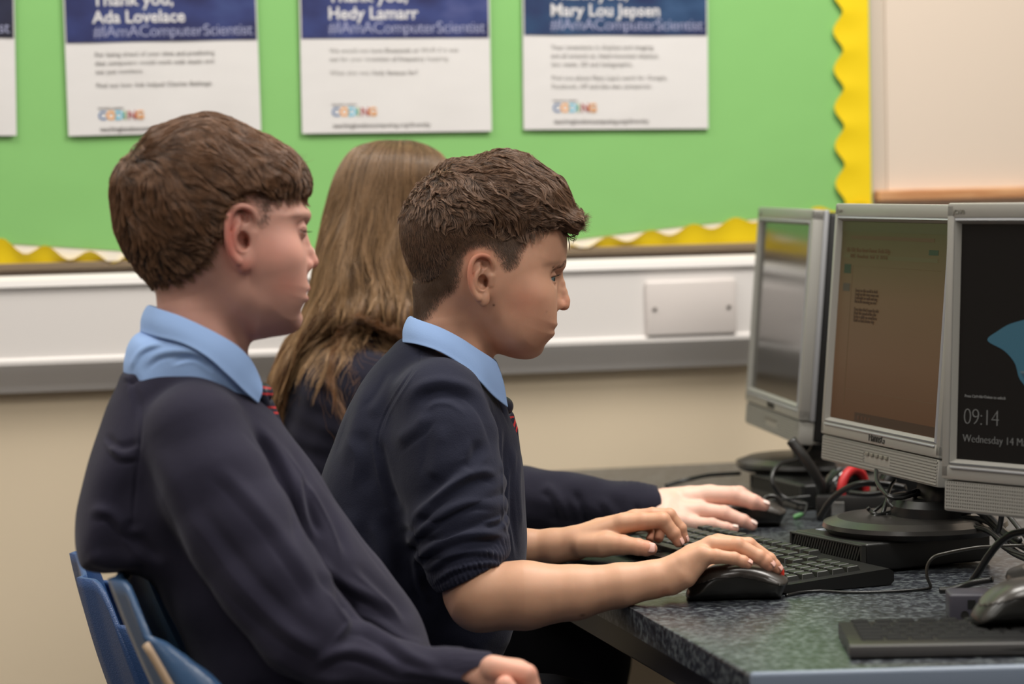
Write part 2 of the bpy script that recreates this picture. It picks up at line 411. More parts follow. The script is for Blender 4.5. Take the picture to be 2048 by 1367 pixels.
# pale lipping on the near end
en = nrm(np.array([near_d[0], near_d[1], 0])); no = np.array([en[1], -en[0], 0])
b = MB().box((-0.004, -0.002, -0.034), (0.95, 0.010, 0.005), 0.004, 3)
b.build('edge_trim', m_pale, desk, M=basis(Bn + np.array([0, 0, 0]), en, -no, (0, 0, 1)) @ Matrix.Translation((0, -0.009, 0)), angle=0.7)

# ------------------------------------------------------------------ monitors
m_silver = mat('silver_grey_plastic', srgb(158, 156, 150), 0.42, 0.15)
m_silver2 = mat('silver_grey_side', srgb(160, 161, 164), 0.35, 0.2)
m_black = mat('black_plastic', (0.012, 0.012, 0.012), 0.4)
m_black2 = mat('black_satin_plastic', (0.02, 0.019, 0.018), 0.3)
m_gloss = mat('black_gloss_plastic', (0.01, 0.01, 0.01), 0.12)
m_btn = mat('button_outline', srgb(126, 122, 112), 0.5)
m_ink = mat('dark_ink', (0.02, 0.02, 0.02), 0.5)
def monitor(bl, Xd, tilt, screen_mat, label, base=None, base_h=0.02, neck_to=None, W=0.36, H=0.32):
    Xd = nrm((Xd[0], Xd[1], 0)); back = np.array([-Xd[1], Xd[0], 0.0]); up = np.array([0, 0, 1.0])
    Z = nrm(up * math.cos(tilt) + back * math.sin(tilt)); Y = nrm(np.cross(Z, Xd))
    M = basis(bl, Xd, Y, Z)
    o = empty('computer_monitor', M, label=label, cat='monitor', group='silver framed monitors along the desk')
    ch = 0.033                                        # speaker chin
    sx0, sx1, sz0, sz1 = 0.017, W - 0.017, ch + 0.022, H - 0.022
    def ring(a, b_, y0, y1, bev=0.0015, base_z=0.0):
        """frame of four bars between the outer rect a and the inner rect b_"""
        (ax0, az0, ax1, az1), (bx0, bz0, bx1, bz1) = a, b_
        bb = MB()
        bb.box((ax0, y0, az0), (ax1, y1, bz0), bev); bb.box((ax0, y0, bz1), (ax1, y1, az1), bev)
        bb.box((ax0, y0, az0 + .001), (bx0, y1, az1 - .001), bev); bb.box((bx1, y0, az0 + .001), (ax1, y1, az1 - .001), bev)
        return bb
    # rounded outer bezel
    ring((0, ch, W, H), (sx0 - 0.006, sz0 - 0.006, sx1 + 0.006, sz1 + 0.006), 0.0, 0.016, 0.0025).build('bezel', m_silver, o, angle=0.6)
    # bevelled inner lip
    def lip(x0, z0, x1, z1, d, y0, y1):
        P0 = [(x0, z0), (x1, z0), (x1, z1), (x0, z1)]; P1 = [(x0 + d, z0 + d), (x1 - d, z0 + d), (x1 - d, z1 - d), (x0 + d, z1 - d)]
        bb = MB(); bb.grid([[Vector((p[0], y0, p[1])) for p in P0], [Vector((p[0], y1, p[1])) for p in P1]], close_u=True); return bb
    bb = lip(sx0 - 0.0065, sz0 - 0.0065, sx1 + 0.0065, sz1 + 0.0065, 0.0025, 0.0012, -0.0012)
    bb2 = lip(sx0 - 0.004, sz0 - 0.004, sx1 + 0.004, sz1 + 0.004, 0.004, -0.0012, 0.006)
    bb.build('inner_lip', m_silver2, o); bb2.build('screen_surround', m_silver, o)
    # bright raised bead under the screen
    MB().box((sx0 - 0.004, -0.002, sz0 - 0.0105), (sx1 + 0.004, 0.001, sz0 - 0.0075), 0.0012, 3).build('chrome_bead', m_silver2, o, angle=0.7)
    # shell behind the bezel
    MB().box((0.0, 0.0155, ch - 0.001), (W, 0.023, H), 0.002, 2).build('side_shell', m_silver2, o, angle=0.6)
    MB().box((0.003, 0.002, 0), (W - 0.003, 0.023, ch - 0.001), 0.0025, 2).build('speaker_bar', m_silver, o, angle=0.6)
    # grille: rows of fine ribs on the speaker bar, one joined part
    g = MB()
    for r in range(8):
        zz = 0.0028 + r * 0.0035
        for (a, c_) in ((0.006, W * 0.39), (W * 0.61, W - 0.006)) if 1 < r < 6 else ((0.006, W - 0.006),):
            g.box((a, 0.0010, zz), (c_, 0.003, zz + 0.0018))
            nn_ = int((c_ - a) / 0.0032)
            for q_ in range(nn_): g.box((a + q_ * 0.0032, 0.0012, zz), (a + q_ * 0.0032 + 0.0016, 0.003, zz + 0.0035))
    g.build('speaker_grille', mat('grille_plastic', srgb(148, 146, 140), 0.5), o)
    # black rear housing with vent ribs
    b = MB(); b.box((0.003, 0.0228, 0.004), (W - 0.003, 0.060, H - 0.003), 0.006); b.build('rear_shell', m_black, o, angle=0.6)
    b = MB(); b.box((0.03, 0.05, 0.10), (W - 0.03, 0.105, H - 0.03), 0.016, 3)
    b.build('rear_bulge', m_black, o, angle=0.6)
    v = MB()
    for i in range(26): v.box((0.072 + (W - 0.144) * i / 26, 0.104, 0.13), (0.072 + (W - 0.144) * i / 26 + 0.004, 0.1075, H - 0.06))
    v.build('vent_ribs', m_black2, o)
    for i in range(5):
        MB().box((W / 2 - 0.034 + i * 0.0145, -0.0004, 0.0185), (W / 2 - 0.034 + i * 0.0145 + 0.0095, 0.003, 0.0225), 0.0008).build('button', m_btn if i < 5 else m_silver, o)
    text('HannsG', 0.0150, Matrix.Translation((W / 2, -0.0006, ch + 0.0035)) @ RX, m_ink, o, 'lettering', 0.0, 'CENTER')
    text('JC170', 0.0065, Matrix.Translation((0.009, -0.0006, H - 0.0115)) @ RX, m_btn, o, 'lettering', 0.0)
    # the panel
    s = MB().box((sx0, 0.005, sz0), (sx1, 0.008, sz1)).build('screen', screen_mat, o)
    # base and neck, in world coordinates turned into this frame
    inv = M.inverted()
    if base is not None:
        bc, rx, ry, bz_ = base
        q_ = bc; bc = np.array(bl) + Xd * W / 2 + back * 0.06
        if q_ is not None: bc[:2] = q_
        bc[2] = bz_
        prof = [(0.93, 0), (0.97, 0.004), (1.0, 0.007), (0.985, 0.012), (0.84, 0.0175), (0.83, 0.0172), (0.80, 0.0178), (0.0001, 0.0178)]
        dd = nrm(Xd)
        MB().lathe([(r, z) for r, z in prof], 72, rx, ry).build('stand_base', m_stand, o, M=inv @ basis(bc, dd, np.cross(up, dd), up), angle=0.5)
        # neck column rising from the base to the rear of the panel
        ct = np.array(M @ Vector((W / 2, 0.06, 0.10)))
        n0 = np.array([bc[0], bc[1], bc[2] + 0.017])
        b = MB()
        pts = spline([n0 + back * 0.02, n0 + back * 0.03 + up * 0.04, ct - up * 0.04 + back * 0.03, ct], 6)
        rows = []
        for p in pts:
            rows.append([Vector(p + dd * a * 0.034 + back * c_ * 0.016) for a, c_ in ((-1, -.6), (-.6, -1), (.6, -1), (1, -.6), (1, .6), (.6, 1), (-.6, 1), (-1, .6))])
        b.grid(rows, close_u=True); b.build('stand_neck', m_black, o, M=inv, smooth=True)
        MB().lathe([(1, 0), (1, 0.012), (0.85, 0.02), (0.0001, 0.02)], 32, 0.055, 0.045).build('neck_collar', m_black, o, M=inv @ basis(n0 + back * 0.02, dd, np.cross(up, dd), up), angle=0.6)
    return o, (sx0, sx1, sz0, sz1)
m_stand = mat('stand_plastic', (0.028, 0.026, 0.024), 0.28)
RXs = RX
def patch(par, name, m, x0, z0, x1, z1, y=0.0046):
    return MB().box((x0, y, z0), (x1, y + 0.0004, z1)).build(name, m, par)

# --- centre monitor
m_scr = mat('screen_lit_document', (0.006, 0.006, 0.006), 0.4, spec=0.06)
tc = N(m_scr, 'ShaderNodeTexCoord'); sp = N(m_scr, 'ShaderNodeSeparateXYZ'); L(m_scr, tc.outputs['Generated'], sp.inputs[0])
cr = N(m_scr, 'ShaderNodeValToRGB'); e = cr.color_ramp.elements
e[0].position = 0; e[0].color = (*srgb(94, 64, 42), 1); e[1].position = 1; e[1].color = (*srgb(72, 68, 40), 1)
e.new(0.3).color = (*srgb(108, 80, 56), 1); e.new(0.62).color = (*srgb(108, 84, 58), 1); e.new(0.85).color = (*srgb(88, 76, 48), 1)
L(m_scr, sp.outputs['Z'], cr.inputs[0]); L(m_scr, cr.outputs[0], BS(m_scr).inputs['Emission Color'])
BS(m_scr).inputs['Emission Strength'].default_value = 0.54
bl = at(1637, 918, 3.54); br = at(1868, 965, 3.20)
mc_o, R_ = monitor(bl, br - bl, math.radians(5), m_scr, 'middle monitor showing a dim brown text document', base=((0.466, 3.305), 0.108, 0.108, ZT + 0.0355))
def ui(col, k=0.55):
    m = emit('screen_ink', srgb(*col), k, 0.4, (0.006, 0.006, 0.006)); BS(m).inputs['Specular IOR Level'].default_value = 0.06; return m
sx0, sx1, sz0, sz1 = R_; SW = sx1 - sx0; SH = sz1 - sz0
U = lambda u: sx0 + SW * u
V = lambda v: sz1 - SH * v
i1 = ui((84, 64, 42)); i2 = ui((70, 74, 50)); i3 = ui((50, 62, 44)); i4 = ui((70, 52, 38)); i5 = ui((84, 80, 56))
patch(mc_o, 'taskbar', i4, U(0.24), V(0.998), U(0.985), V(0.952))
for k in range(4): patch(mc_o, 'taskbar_icon', ui((88, 60, 44)), U(0.27 + k * 0.035), V(0.985), U(0.285 + k * 0.035), V(0.968), 0.0042)
patch(mc_o, 'browser_bar', ui((76, 72, 46)), U(0.0), V(0.05), U(1), V(0.0))
patch(mc_o, 'address_bar', i1, U(0.09), V(0.088), U(0.86), V(0.070))
patch(mc_o, 'toolbar', ui((88, 80, 52)), U(0.03), V(0.185), U(0.9), V(0.165))
text('File  Edit  View  Insert  Format  Tools  Help', 0.0075, Matrix.Translation((U(0.06), 0.0044, V(0.152))) @ RXs, i1, mc_o)
text('100%   Normal text   Arial   11   B I U A', 0.0070, Matrix.Translation((U(0.10), 0.0040, V(0.182))) @ RXs, i1, mc_o)
patch(mc_o, 'share_button', i3, U(0.82), V(0.15), U(0.9), V(0.125))
patch(mc_o, 'page_thumbnail', i3, U(0.045), V(0.262), U(0.11), V(0.215))
patch(mc_o, 'page_thumbnail', ui((76, 68, 56)), U(0.045), V(0.352), U(0.11), V(0.312))
patch(mc_o, 'ruler_line', i1, U(0.13), V(0.2225), U(0.93), V(0.221))
patch(mc_o, 'margin_line', ui((98, 80, 58)), U(0.125), V(0.93), U(0.127), V(0.22))
patch(mc_o, 'margin_line', ui((98, 80, 58)), U(0.13), V(0.845), U(0.95), V(0.843))
for j, ln in enumerate(['I may see the world at dusk', 'I may see the stars come out', 'Each night we walk and sing', 'But in the morning we rise']):
    text(ln, 0.0062, Matrix.Translation((U(0.17), 0.0044, V(0.352 + 0.0185 * j))) @ RXs, i4, mc_o)
for j, ln in enumerate(['Every time that I come by side', 'I hear the sound of the rain', 'So for a while we stand here', 'Until we find a better day']):
    text(ln, 0.0062, Matrix.Translation((U(0.17), 0.0044, V(0.447 + 0.0185 * j))) @ RXs, i4, mc_o)
# --- far monitor, off: a glossy dark panel
m_off = mat('screen_dark_glossy', (0.02, 0.018, 0.016), 0.16, spec=1.0)
BS(m_off).inputs['IOR'].default_value = 1.8
bl = at(1487, 845, 4.2); br = at(1588, 873, 3.86)
monitor(bl, br - bl, math.radians(5), m_off, 'far monitor nearest the back wall with a dark reflecting screen', base=(None, 0.108, 0.108, ZT + 0.0355))
# --- near monitor, lock screen
m_lock = emit('screen_lock', srgb(16, 12, 9), 0.6, 0.25); BS(m_lock).inputs['Specular IOR Level'].default_value = 0.05
bl = at(1880, 1020, 2.95); Xn = np.array([0.62, -0.785, 0])
mn_o, R_ = monitor(bl, Xn, math.radians(3), m_lock, 'nearest monitor with a black lock screen showing a clock', base=(None, 0.108, 0.108, ZT + 0.0355))
sx0, sx1, sz0, sz1 = R_; SW = sx1 - sx0; SH = sz1 - sz0
mw = emit('screen_white_text', srgb(150, 146, 140), 0.8)
mw2 = emit('screen_grey_text', srgb(92, 90, 86), 0.75)
text('09:14', 0.0245, Matrix.Translation((U(0.025), 0.0044, V(0.850))) @ RXs, mw2, mn_o, bold=-0.028, space=0.92)
text('Wednesday 14 May', 0.0116, Matrix.Translation((U(0.025), 0.0044, V(0.925))) @ RXs, mw2, mn_o, bold=-0.02)
text('Press Ctrl+Alt+Delete to unlock', 0.0042, Matrix.Translation((U(0.03), 0.0044, V(0.735))) @ RXs, mw2, mn_o)
def shape(par, name, m, P, y):
    b = MB(); vs = [b.bm.verts.new((U(u), y, V(v))) for u, v in P]; b.bm.faces.new(vs)
    return b.build(name, m, par)
arch = spline([(0.12, 0.49), (0.16, 0.45), (0.23, 0.41), (0.36, 0.385), (0.6, 0.40), (0.75, 0.47), (0.83, 0.56), (0.87, 0.66), (0.88, 0.73), (0.42, 0.73), (0.32, 0.70), (0.26, 0.65), (0.235, 0.58), (0.19, 0.53)], 6, True)
shape(mn_o, 'sky_picture', emit('screen_teal', srgb(38, 78, 92), 0.8), arch, 0.0046)
shape(mn_o, 'sea_picture', emit('screen_sea', srgb(34, 60, 72), 0.8), [(0.262, 0.62), (0.86, 0.62), (0.868, 0.685), (0.30, 0.685)], 0.0043)
shape(mn_o, 'surf_picture', emit('screen_surf', srgb(74, 88, 92), 0.8), [(0.26, 0.612), (0.86, 0.612), (0.86, 0.62), (0.262, 0.62)], 0.0041)
shape(mn_o, 'sand_picture', emit('screen_sand', srgb(70, 44, 26), 0.8), [(0.36, 0.70), (0.87, 0.685), (0.875, 0.74), (0.5, 0.75)], 0.0041)
# ------------------------------------------------------------------ solid modelling with distance fields
f32 = np.float32
class Frame:
    """upright frame of a figure: x to the right, y down, w out to the room, in units of 1/s metre, origin on the figure's middle plane"""
    def __init__(s, px0, py0, Y0):
        s.px0, s.py0 = px0, py0; s.O = at(px0, py0, Y0); dist = float(np.dot(s.O - CAM, FWD)); s.s = FPX / dist
        s.w = nrm(CAM - s.O); s.x = nrm(RGT - s.w * np.dot(RGT, s.w)); s.y = -nrm(np.cross(s.w, s.x))
    def world(s, L_):
        L_ = np.asarray(L_, float)
        return s.O + ((L_[..., 0:1] - s.px0) * s.x + (L_[..., 1:2] - s.py0) * s.y + L_[..., 2:3] * s.w) / s.s
    def local(s, P):
        d = np.asarray(P, float) - s.O
        return np.stack([d @ s.x * s.s + s.px0, d @ s.y * s.s + s.py0, d @ s.w * s.s], -1)
    def j(s, px, py, Y, r=None):
        l = s.local(at(px, py, Y))
        if r is None: return tuple(l)
        return (*l, r * 3.2 / Y * (s.s * Y / FPX) * (Y / 3.2))
def sph(P, c, r): return np.sqrt(((P - np.array(c, f32)) ** 2).sum(1)) - r
def ell(P, c, r, R=None):
    q = P - np.array(c, f32)
    if R is not None: q = q @ np.array(R, f32)
    q = q / np.array(r, f32); k = np.sqrt((q * q).sum(1)) + 1e-6
    return (k - 1) * min(r) * (0.6 + 0.4 * np.minimum(k, 2) / 2)
def cap(P, a, b, ra, rb):
    a = np.array(a, f32); b = np.array(b, f32); ab = b - a
    t = np.clip(((P - a) @ ab) / max(float(ab @ ab), 1e-6), 0, 1)
    return np.sqrt(((P - a - t[:, None] * ab) ** 2).sum(1)) - (ra + (rb - ra) * t)
def chain(P, pts, k=0.0):
    d = None
    for p, q in zip(pts, pts[1:]):
        c = cap(P, p[:3], q[:3], p[3], q[3]); d = c if d is None else (smin(d, c, k) if k else np.minimum(d, c))
    return d
def smin(a, b, k):
    h = np.clip(k - np.abs(a - b), 0, None) / k
    return np.minimum(a, b) - h * h * k * 0.25
def smax(a, b, k): return -smin(-a, -b, k)
class Sil:
    """signed distance to a drawn outline, positive inside"""
    def __init__(s, poly, pad=70, step=2.0):
        poly = np.asarray(poly, float); s.lo = poly.min(0) - pad; s.step = step
        n = np.ceil((poly.max(0) + pad - s.lo) / step).astype(int) + 1
        X, Y = np.meshgrid(s.lo[0] + np.arange(n[0]) * step, s.lo[1] + np.arange(n[1]) * step, indexing='ij')
        q = np.stack([X.ravel(), Y.ravel()], 1).astype(f32)
        best = np.full(len(q), 1e9, f32); ins = np.zeros(len(q), bool)
        for a, b in zip(poly, np.roll(poly, -1, 0)):
            ab = (b - a).astype(f32); L2 = float(ab @ ab)
            if L2 < 1e-9: continue
            t = np.clip(((q - a.astype(f32)) @ ab) / L2, 0, 1)
            best = np.minimum(best, ((q - a.astype(f32) - t[:, None] * ab) ** 2).sum(1))
            if a[1] != b[1]:
                c = (a[1] > q[:, 1]) != (b[1] > q[:, 1])
                ins ^= c & (q[:, 0] < (b[0] - a[0]) * (q[:, 1] - a[1]) / (b[1] - a[1]) + a[0])
        s.g = np.where(ins, np.sqrt(best), -np.sqrt(best)).reshape(n).astype(f32); s.n = n
    def __call__(s, x, y):
        u = (x - s.lo[0]) / s.step; v = (y - s.lo[1]) / s.step
        uc = np.clip(u, 0, s.n[0] - 1.001); vc = np.clip(v, 0, s.n[1] - 1.001)
        i = uc.astype(int); j = vc.astype(int); a = uc - i; b = vc - j; g = s.g
        r = (g[i, j] * (1 - a) + g[i + 1, j] * a) * (1 - b) + (g[i, j + 1] * (1 - a) + g[i + 1, j + 1] * a) * b
        return (r - s.step * np.sqrt((u - uc) ** 2 + (v - vc) ** 2)).astype(f32)
def wmap(x, y, pts, sig):
    """smooth interpolation of values given at a few places: pts of (x, y, v1, v2 ...)"""
    pts = np.array(pts, f32); acc = 0; ws_ = 1e-9
    out = [0] * (pts.shape[1] - 2)
    for p in pts:
        k = np.exp(-((x - p[0]) ** 2 + (y - p[1]) ** 2) / (2 * sig * sig)) + 1e-7 / (1 + ((x - p[0]) ** 2 + (y - p[1]) ** 2) / sig ** 2)
        ws_ = ws_ + k
        for i in range(len(out)): out[i] = out[i] + k * p[2 + i]
    return [o / ws_ for o in out]
def inflate(P, sil, W, D, p=2.0):
    d = sil(P[:, 0], P[:, 1]); t = np.minimum(d / D, 1)
    g = (np.abs(P[:, 2] / W) ** p + np.abs(1 - t) ** p) ** (1 / p)
    return (g - 1) * np.minimum(W, D) * 0.95
def sdf_mesh(f, lo, hi, h, reach=2.2, lap=0):
    """surface nets over a sparse grid"""
    B = 4; lo = np.array(lo, float); n = np.ceil((np.array(hi) - lo) / h / B).astype(int)
    H = h * B
    ci = np.stack(np.meshgrid(*[np.arange(k) for k in n], indexing='ij'), -1).reshape(-1, 3)
    cv = f((lo + (ci + 0.5) * H - h * 0.5).astype(f32))
    act = np.abs(cv) < H * reach
    G = np.repeat(np.repeat(np.repeat(np.sign(cv).reshape(n).astype(f32) * H, B, 0), B, 1), B, 2)
    ai = ci[act]
    off = np.stack(np.meshgrid(*[np.arange(B)] * 3, indexing='ij'), -1).reshape(-1, 3)
    for k in range(0, len(ai), 12000):
        idx = (ai[k:k + 12000, None, :] * B + off[None]).reshape(-1, 3)
        G[idx[:, 0], idx[:, 1], idx[:, 2]] = f((lo + idx * h).astype(f32))
    S = G < 0; N3 = np.array(S.shape)
    c = S[:-1, :-1, :-1].astype(np.int8)
    tot = np.zeros(N3 - 1, np.int8)
    for dx in (0, 1):
        for dy in (0, 1):
            for dz in (0, 1): tot += S[dx:N3[0] - 1 + dx, dy:N3[1] - 1 + dy, dz:N3[2] - 1 + dz]
    cells = np.argwhere((tot > 0) & (tot < 8))
    vid = np.full(N3 - 1, -1, np.int64); vid[tuple(cells.T)] = np.arange(len(cells))
    corners = np.array([[a, b, c_] for a in (0, 1) for b in (0, 1) for c_ in (0, 1)])
    val = np.stack([G[cells[:, 0] + k[0], cells[:, 1] + k[1], cells[:, 2] + k[2]] for k in corners], 1)
    pos = np.zeros((len(cells), 3)); cnt = np.zeros(len(cells))
    for i in range(8):
        for j in range(i + 1, 8):
            if np.abs(corners[i] - corners[j]).sum() != 1: continue
            m = (val[:, i] < 0) != (val[:, j] < 0)
            t = val[m, i] / (val[m, i] - val[m, j])
            pos[m] += corners[i] + t[:, None] * (corners[j] - corners[i]); cnt[m] += 1
    V = lo + (cells + pos / cnt[:, None]) * h
    F = []
    for ax in range(3):
        o1, o2 = [k for k in range(3) if k != ax]
        sl = [slice(1, None)] * 3; sl[ax] = slice(0, None)
        a = [slice(None)] * 3; b = [slice(None)] * 3; a[ax] = slice(0, -1); b[ax] = slice(1, None)
        ch = np.argwhere(S[tuple(a)] != S[tuple(b)])
        ch = ch[(ch[:, o1] > 0) & (ch[:, o2] > 0) & (ch[:, o1] < N3[o1] - 1) & (ch[:, o2] < N3[o2] - 1)]
        if not len(ch): continue
        q = []
        for d1, d2 in ((1, 1), (0, 1), (0, 0), (1, 0)):
            k = ch.copy(); k[:, o1] -= d1; k[:, o2] -= d2; q.append(vid[tuple(k.T)])
        q = np.stack(q, 1); fl = S[tuple(ch.T)]
        if ax == 1: fl = ~fl
        q[fl] = q[fl][:, ::-1]
        F.append(q)
    F = np.concatenate(F); F = F[(F >= 0).all(1)]
    for _ in range(lap):
        V = laplace(V, F)
    return V, F
def laplace(V, F, a=0.5):
    S = np.zeros_like(V); n = np.zeros(len(V))
    for i in range(4):
        for j in (1, 3):
            k = (i + j) % 4
            for c in range(3): S[:, c] += np.bincount(F[:, i], V[F[:, k], c], len(V))
            n += np.bincount(F[:, i], minlength=len(V))
    n = np.maximum(n, 1); return V * (1 - a) + a * S / n[:, None]
def vnormals(V, F):
    fn = np.cross(V[F[:, 2]] - V[F[:, 0]], V[F[:, 3]] - V[F[:, 1]])
    Nn = np.zeros_like(V)
    for i in range(4):
        for c in range(3): Nn[:, c] += np.bincount(F[:, i], fn[:, c], len(V))
    return Nn / (np.linalg.norm(Nn, axis=1, keepdims=True) + 1e-12)
def volume_sign(V, F):
    a = V[F[:, 0]]; b = V[F[:, 1]]; c = V[F[:, 2]]; d = V[F[:, 3]]
    return float((a * np.cross(b, c)).sum() + (a * np.cross(c, d)).sum())
def orient(V, F):
    return F if volume_sign(V, F) > 0 else F[:, ::-1]
def strokes(V, Nn, S, near=-0.1, axis=2):
    """press or raise soft creases: S of (points, width, height); only on the side that faces the room"""
    disp = np.zeros(len(V)); ok = Nn[:, axis] > near
    fade = np.clip((Nn[:, axis] - near) / 0.3, 0, 1)
    for pts, wd, ht in S:
        P = spline([(p[0], p[1]) for p in pts], 5) if len(pts) > 2 else np.array(pts, float)
        lo = P.min(0) - 3 * wd; hi = P.max(0) + 3 * wd
        m = np.where(ok & (V[:, 0] > lo[0]) & (V[:, 0] < hi[0]) & (V[:, 1] > lo[1]) & (V[:, 1] < hi[1]))[0]
        if not len(m): continue
        q = V[m, :2]; best = np.full(len(m), 1e9); tt = np.zeros(len(m)); n = len(P) - 1
        side = np.zeros(len(m))
        for i in range(n):
            ab = P[i + 1] - P[i]; t = np.clip(((q - P[i]) @ ab) / max(ab @ ab, 1e-9), 0, 1)
            e = q - P[i] - t[:, None] * ab; dd = (e ** 2).sum(1); u = dd < best
            best[u] = dd[u]; tt[u] = (i + t[u]) / n
            side[u] = (ab[0] * e[u, 1] - ab[1] * e[u, 0]) / (np.linalg.norm(ab) + 1e-9)
        s = side / wd
        prof = np.exp(-best / wd ** 2) - 0.45 * np.exp(-(s - 1.5) ** 2) * np.exp(-np.maximum(best - (1.5 * wd) ** 2, 0) / wd ** 2)
        end = np.clip(np.minimum(tt, 1 - tt) * 4, 0, 1); end = end * end * (3 - 2 * end)
        disp[m] += ht * prof * end
    return V + Nn * (disp * fade)[:, None]
def smoothnoise(P, sc, seed=0):
    r = np.random.default_rng(seed); out = 0
    for i in range(5):
        k = r.normal(size=3) / sc; out = out + np.sin(P @ k * 2.2 + r.uniform(0, 6.28))
    return out / 5 ** 0.5 / 1.2
def emit_mesh(name, V, F, fr, m, parent=None, col=None, mats=None, attr='tint'):
    Wd = fr.world(V) if fr is not None else V
    F = orient(Wd, F)
    me = bpy.data.meshes.new(name); me.vertices.add(len(V)); me.vertices.foreach_set('co', Wd.astype(f32).ravel())
    me.loops.add(F.size); me.loops.foreach_set('vertex_index', F.astype(np.int32).ravel())
    me.polygons.add(len(F)); me.polygons.foreach_set('loop_start', np.arange(0, F.size, 4, dtype=np.int32))
    try: me.polygons.foreach_set('loop_total', np.full(len(F), 4, np.int32))
    except Exception: pass
    me.update(calc_edges=True); me.validate()
    if col is not None:
        a = me.color_attributes.new(attr, 'FLOAT_COLOR', 'POINT')
        a.data.foreach_set('color', np.concatenate([col, np.ones((len(V), 1))], 1).astype(f32).ravel())
    return link(name, me, m, parent, smooth=True)
def paint(V, base, blobs, sw=1.0):
    """colour of skin and painted shade at each point: blobs of (centre, radius, colour, strength)"""
    c = np.tile(np.array(base, float), (len(V), 1))
    for ctr, r, cl, st in blobs:
        rr = r if hasattr(r, '__len__') else (r, r, r)
        d = (((V - np.array(ctr)) / np.array(rr)) ** 2).sum(1)
        k = (st * np.exp(-d))[:, None]; c = c * (1 - k) + np.array(cl) * k
    return c
class Field:
    """a distance field sampled on a grid, for combing hair over it"""
    def __init__(s, f, lo, hi, h):
        s.lo = np.array(lo, float); s.h = h; n = np.ceil((np.array(hi) - s.lo) / h).astype(int) + 1; s.n = n
        X = np.stack(np.meshgrid(*[s.lo[i] + np.arange(n[i]) * h for i in range(3)], indexing='ij'), -1).reshape(-1, 3).astype(f32)
        g = np.concatenate([f(X[k:k + 400000]) for k in range(0, len(X), 400000)]); s.g = g.reshape(n)
    def __call__(s, P):
        u = np.clip((P - s.lo) / s.h, 0, s.n - 1.001); i = u.astype(int); a = u - i; g = s.g; r = 0
        for dx in (0, 1):
            for dy in (0, 1):
                for dz in (0, 1):
                    w_ = (a[:, 0] if dx else 1 - a[:, 0]) * (a[:, 1] if dy else 1 - a[:, 1]) * (a[:, 2] if dz else 1 - a[:, 2])
                    r = r + w_ * g[i[:, 0] + dx, i[:, 1] + dy, i[:, 2] + dz]
        return r
    def grad(s, P):
        e = s.h * 0.8; G = np.stack([s(P + np.eye(3)[k] * e) - s(P - np.eye(3)[k] * e) for k in range(3)], 1)
        return G / (np.linalg.norm(G, axis=1, keepdims=True) + 1e-9)
def hair_curves(name, pts, rad0, rad1, fr, m, parent):
    """pts: (strands, steps, 3) in the figure's frame"""
    n, k, _ = pts.shape
    W_ = fr.world(pts.reshape(-1, 3)).astype(f32)
    hc = bpy.data.hair_curves.new(name); hc.add_curves([k] * n)
    hc.points.foreach_set('position', W_.ravel()) if hasattr(hc.points, 'foreach_set') else None
    hc.attributes['position'].data.foreach_set('vector', W_.ravel())
    r = hc.attributes.get('radius') or hc.attributes.new('radius', 'FLOAT', 'POINT')
    r.data.foreach_set('value', np.tile(np.linspace(rad0, rad1, k), n).astype(f32))
    hc.materials.append(m)
    o = bpy.data.objects.new(name, hc); C.objects.link(o)
    if parent is not None: o.parent = parent
    return o
def comb(field, roots, length, flow, steps, lift0, lift1, wav=0.0, wsc=30.0, seed=0, stiff=0.0, clump=0):
    """grow strands over a field along a flow; length per root; lift: height above the surface at root and tip"""
    n = len(roots); P = roots.astype(float).copy(); out = [P.copy()]
    step = (length / (steps - 1))[:, None]
    for i in range(1, steps):
        G = field.grad(P); d = flow(P, i / (steps - 1))
        if wav:
            d = d + wav * np.stack([smoothnoise(P, wsc, seed + 1), smoothnoise(P, wsc, seed + 2), smoothnoise(P, wsc, seed + 3)], 1)
        d = d - G * (d * G).sum(1, keepdims=True) * (1 - stiff)
        d /= np.linalg.norm(d, axis=1, keepdims=True) + 1e-9
        P = P + d * step
        t = i / (steps - 1); target = lift0 + (lift1 - lift0) * t
        e = field(P) - target
        P = P - G * (e * (1 - stiff))[:, None]
        out.append(P.copy())
    pts = np.stack(out, 1)
    if clump:
        r = np.random.default_rng(seed + 9); gi = r.choice(n, max(4, n // clump), replace=False)
        # nearest guide by a coarse grid search
        best = np.full(n, 1e9); who = np.zeros(n, int)
        for k in range(0, len(gi), 200):
            g = gi[k:k + 200]; d = ((roots[:, None, :] - roots[None, g, :]) ** 2).sum(2); j = d.argmin(1); v = d[np.arange(n), j]
            u = v < best; best[u] = v[u]; who[u] = g[j[u]]
        t = np.linspace(0, 1, steps)[None, :, None] ** 1.3 * 0.72
        pts = pts * (1 - t) + (pts[who] + (pts - pts[:, :1] - (pts[who] - pts[who][:, :1])) * 0.15) * t
    return pts
def scatter(V, F, n, keep, seed=0):
    """n random points on the faces for which keep(centres) holds (a weight)"""
    r = np.random.default_rng(seed); cen = V[F].mean(1)
    ar = 0.5 * np.linalg.norm(np.cross(V[F[:, 2]] - V[F[:, 0]], V[F[:, 3]] - V[F[:, 1]]), axis=1)
    wgt = ar * keep(cen); k = r.choice(len(F), n, p=wgt / wgt.sum()); u = r.random((n, 1)); v = r.random((n, 1)); q = V[F[k]]
    return (q[:, 0] * (1 - u) + q[:, 1] * u) * (1 - v) + (q[:, 3] * (1 - u) + q[:, 2] * u) * v
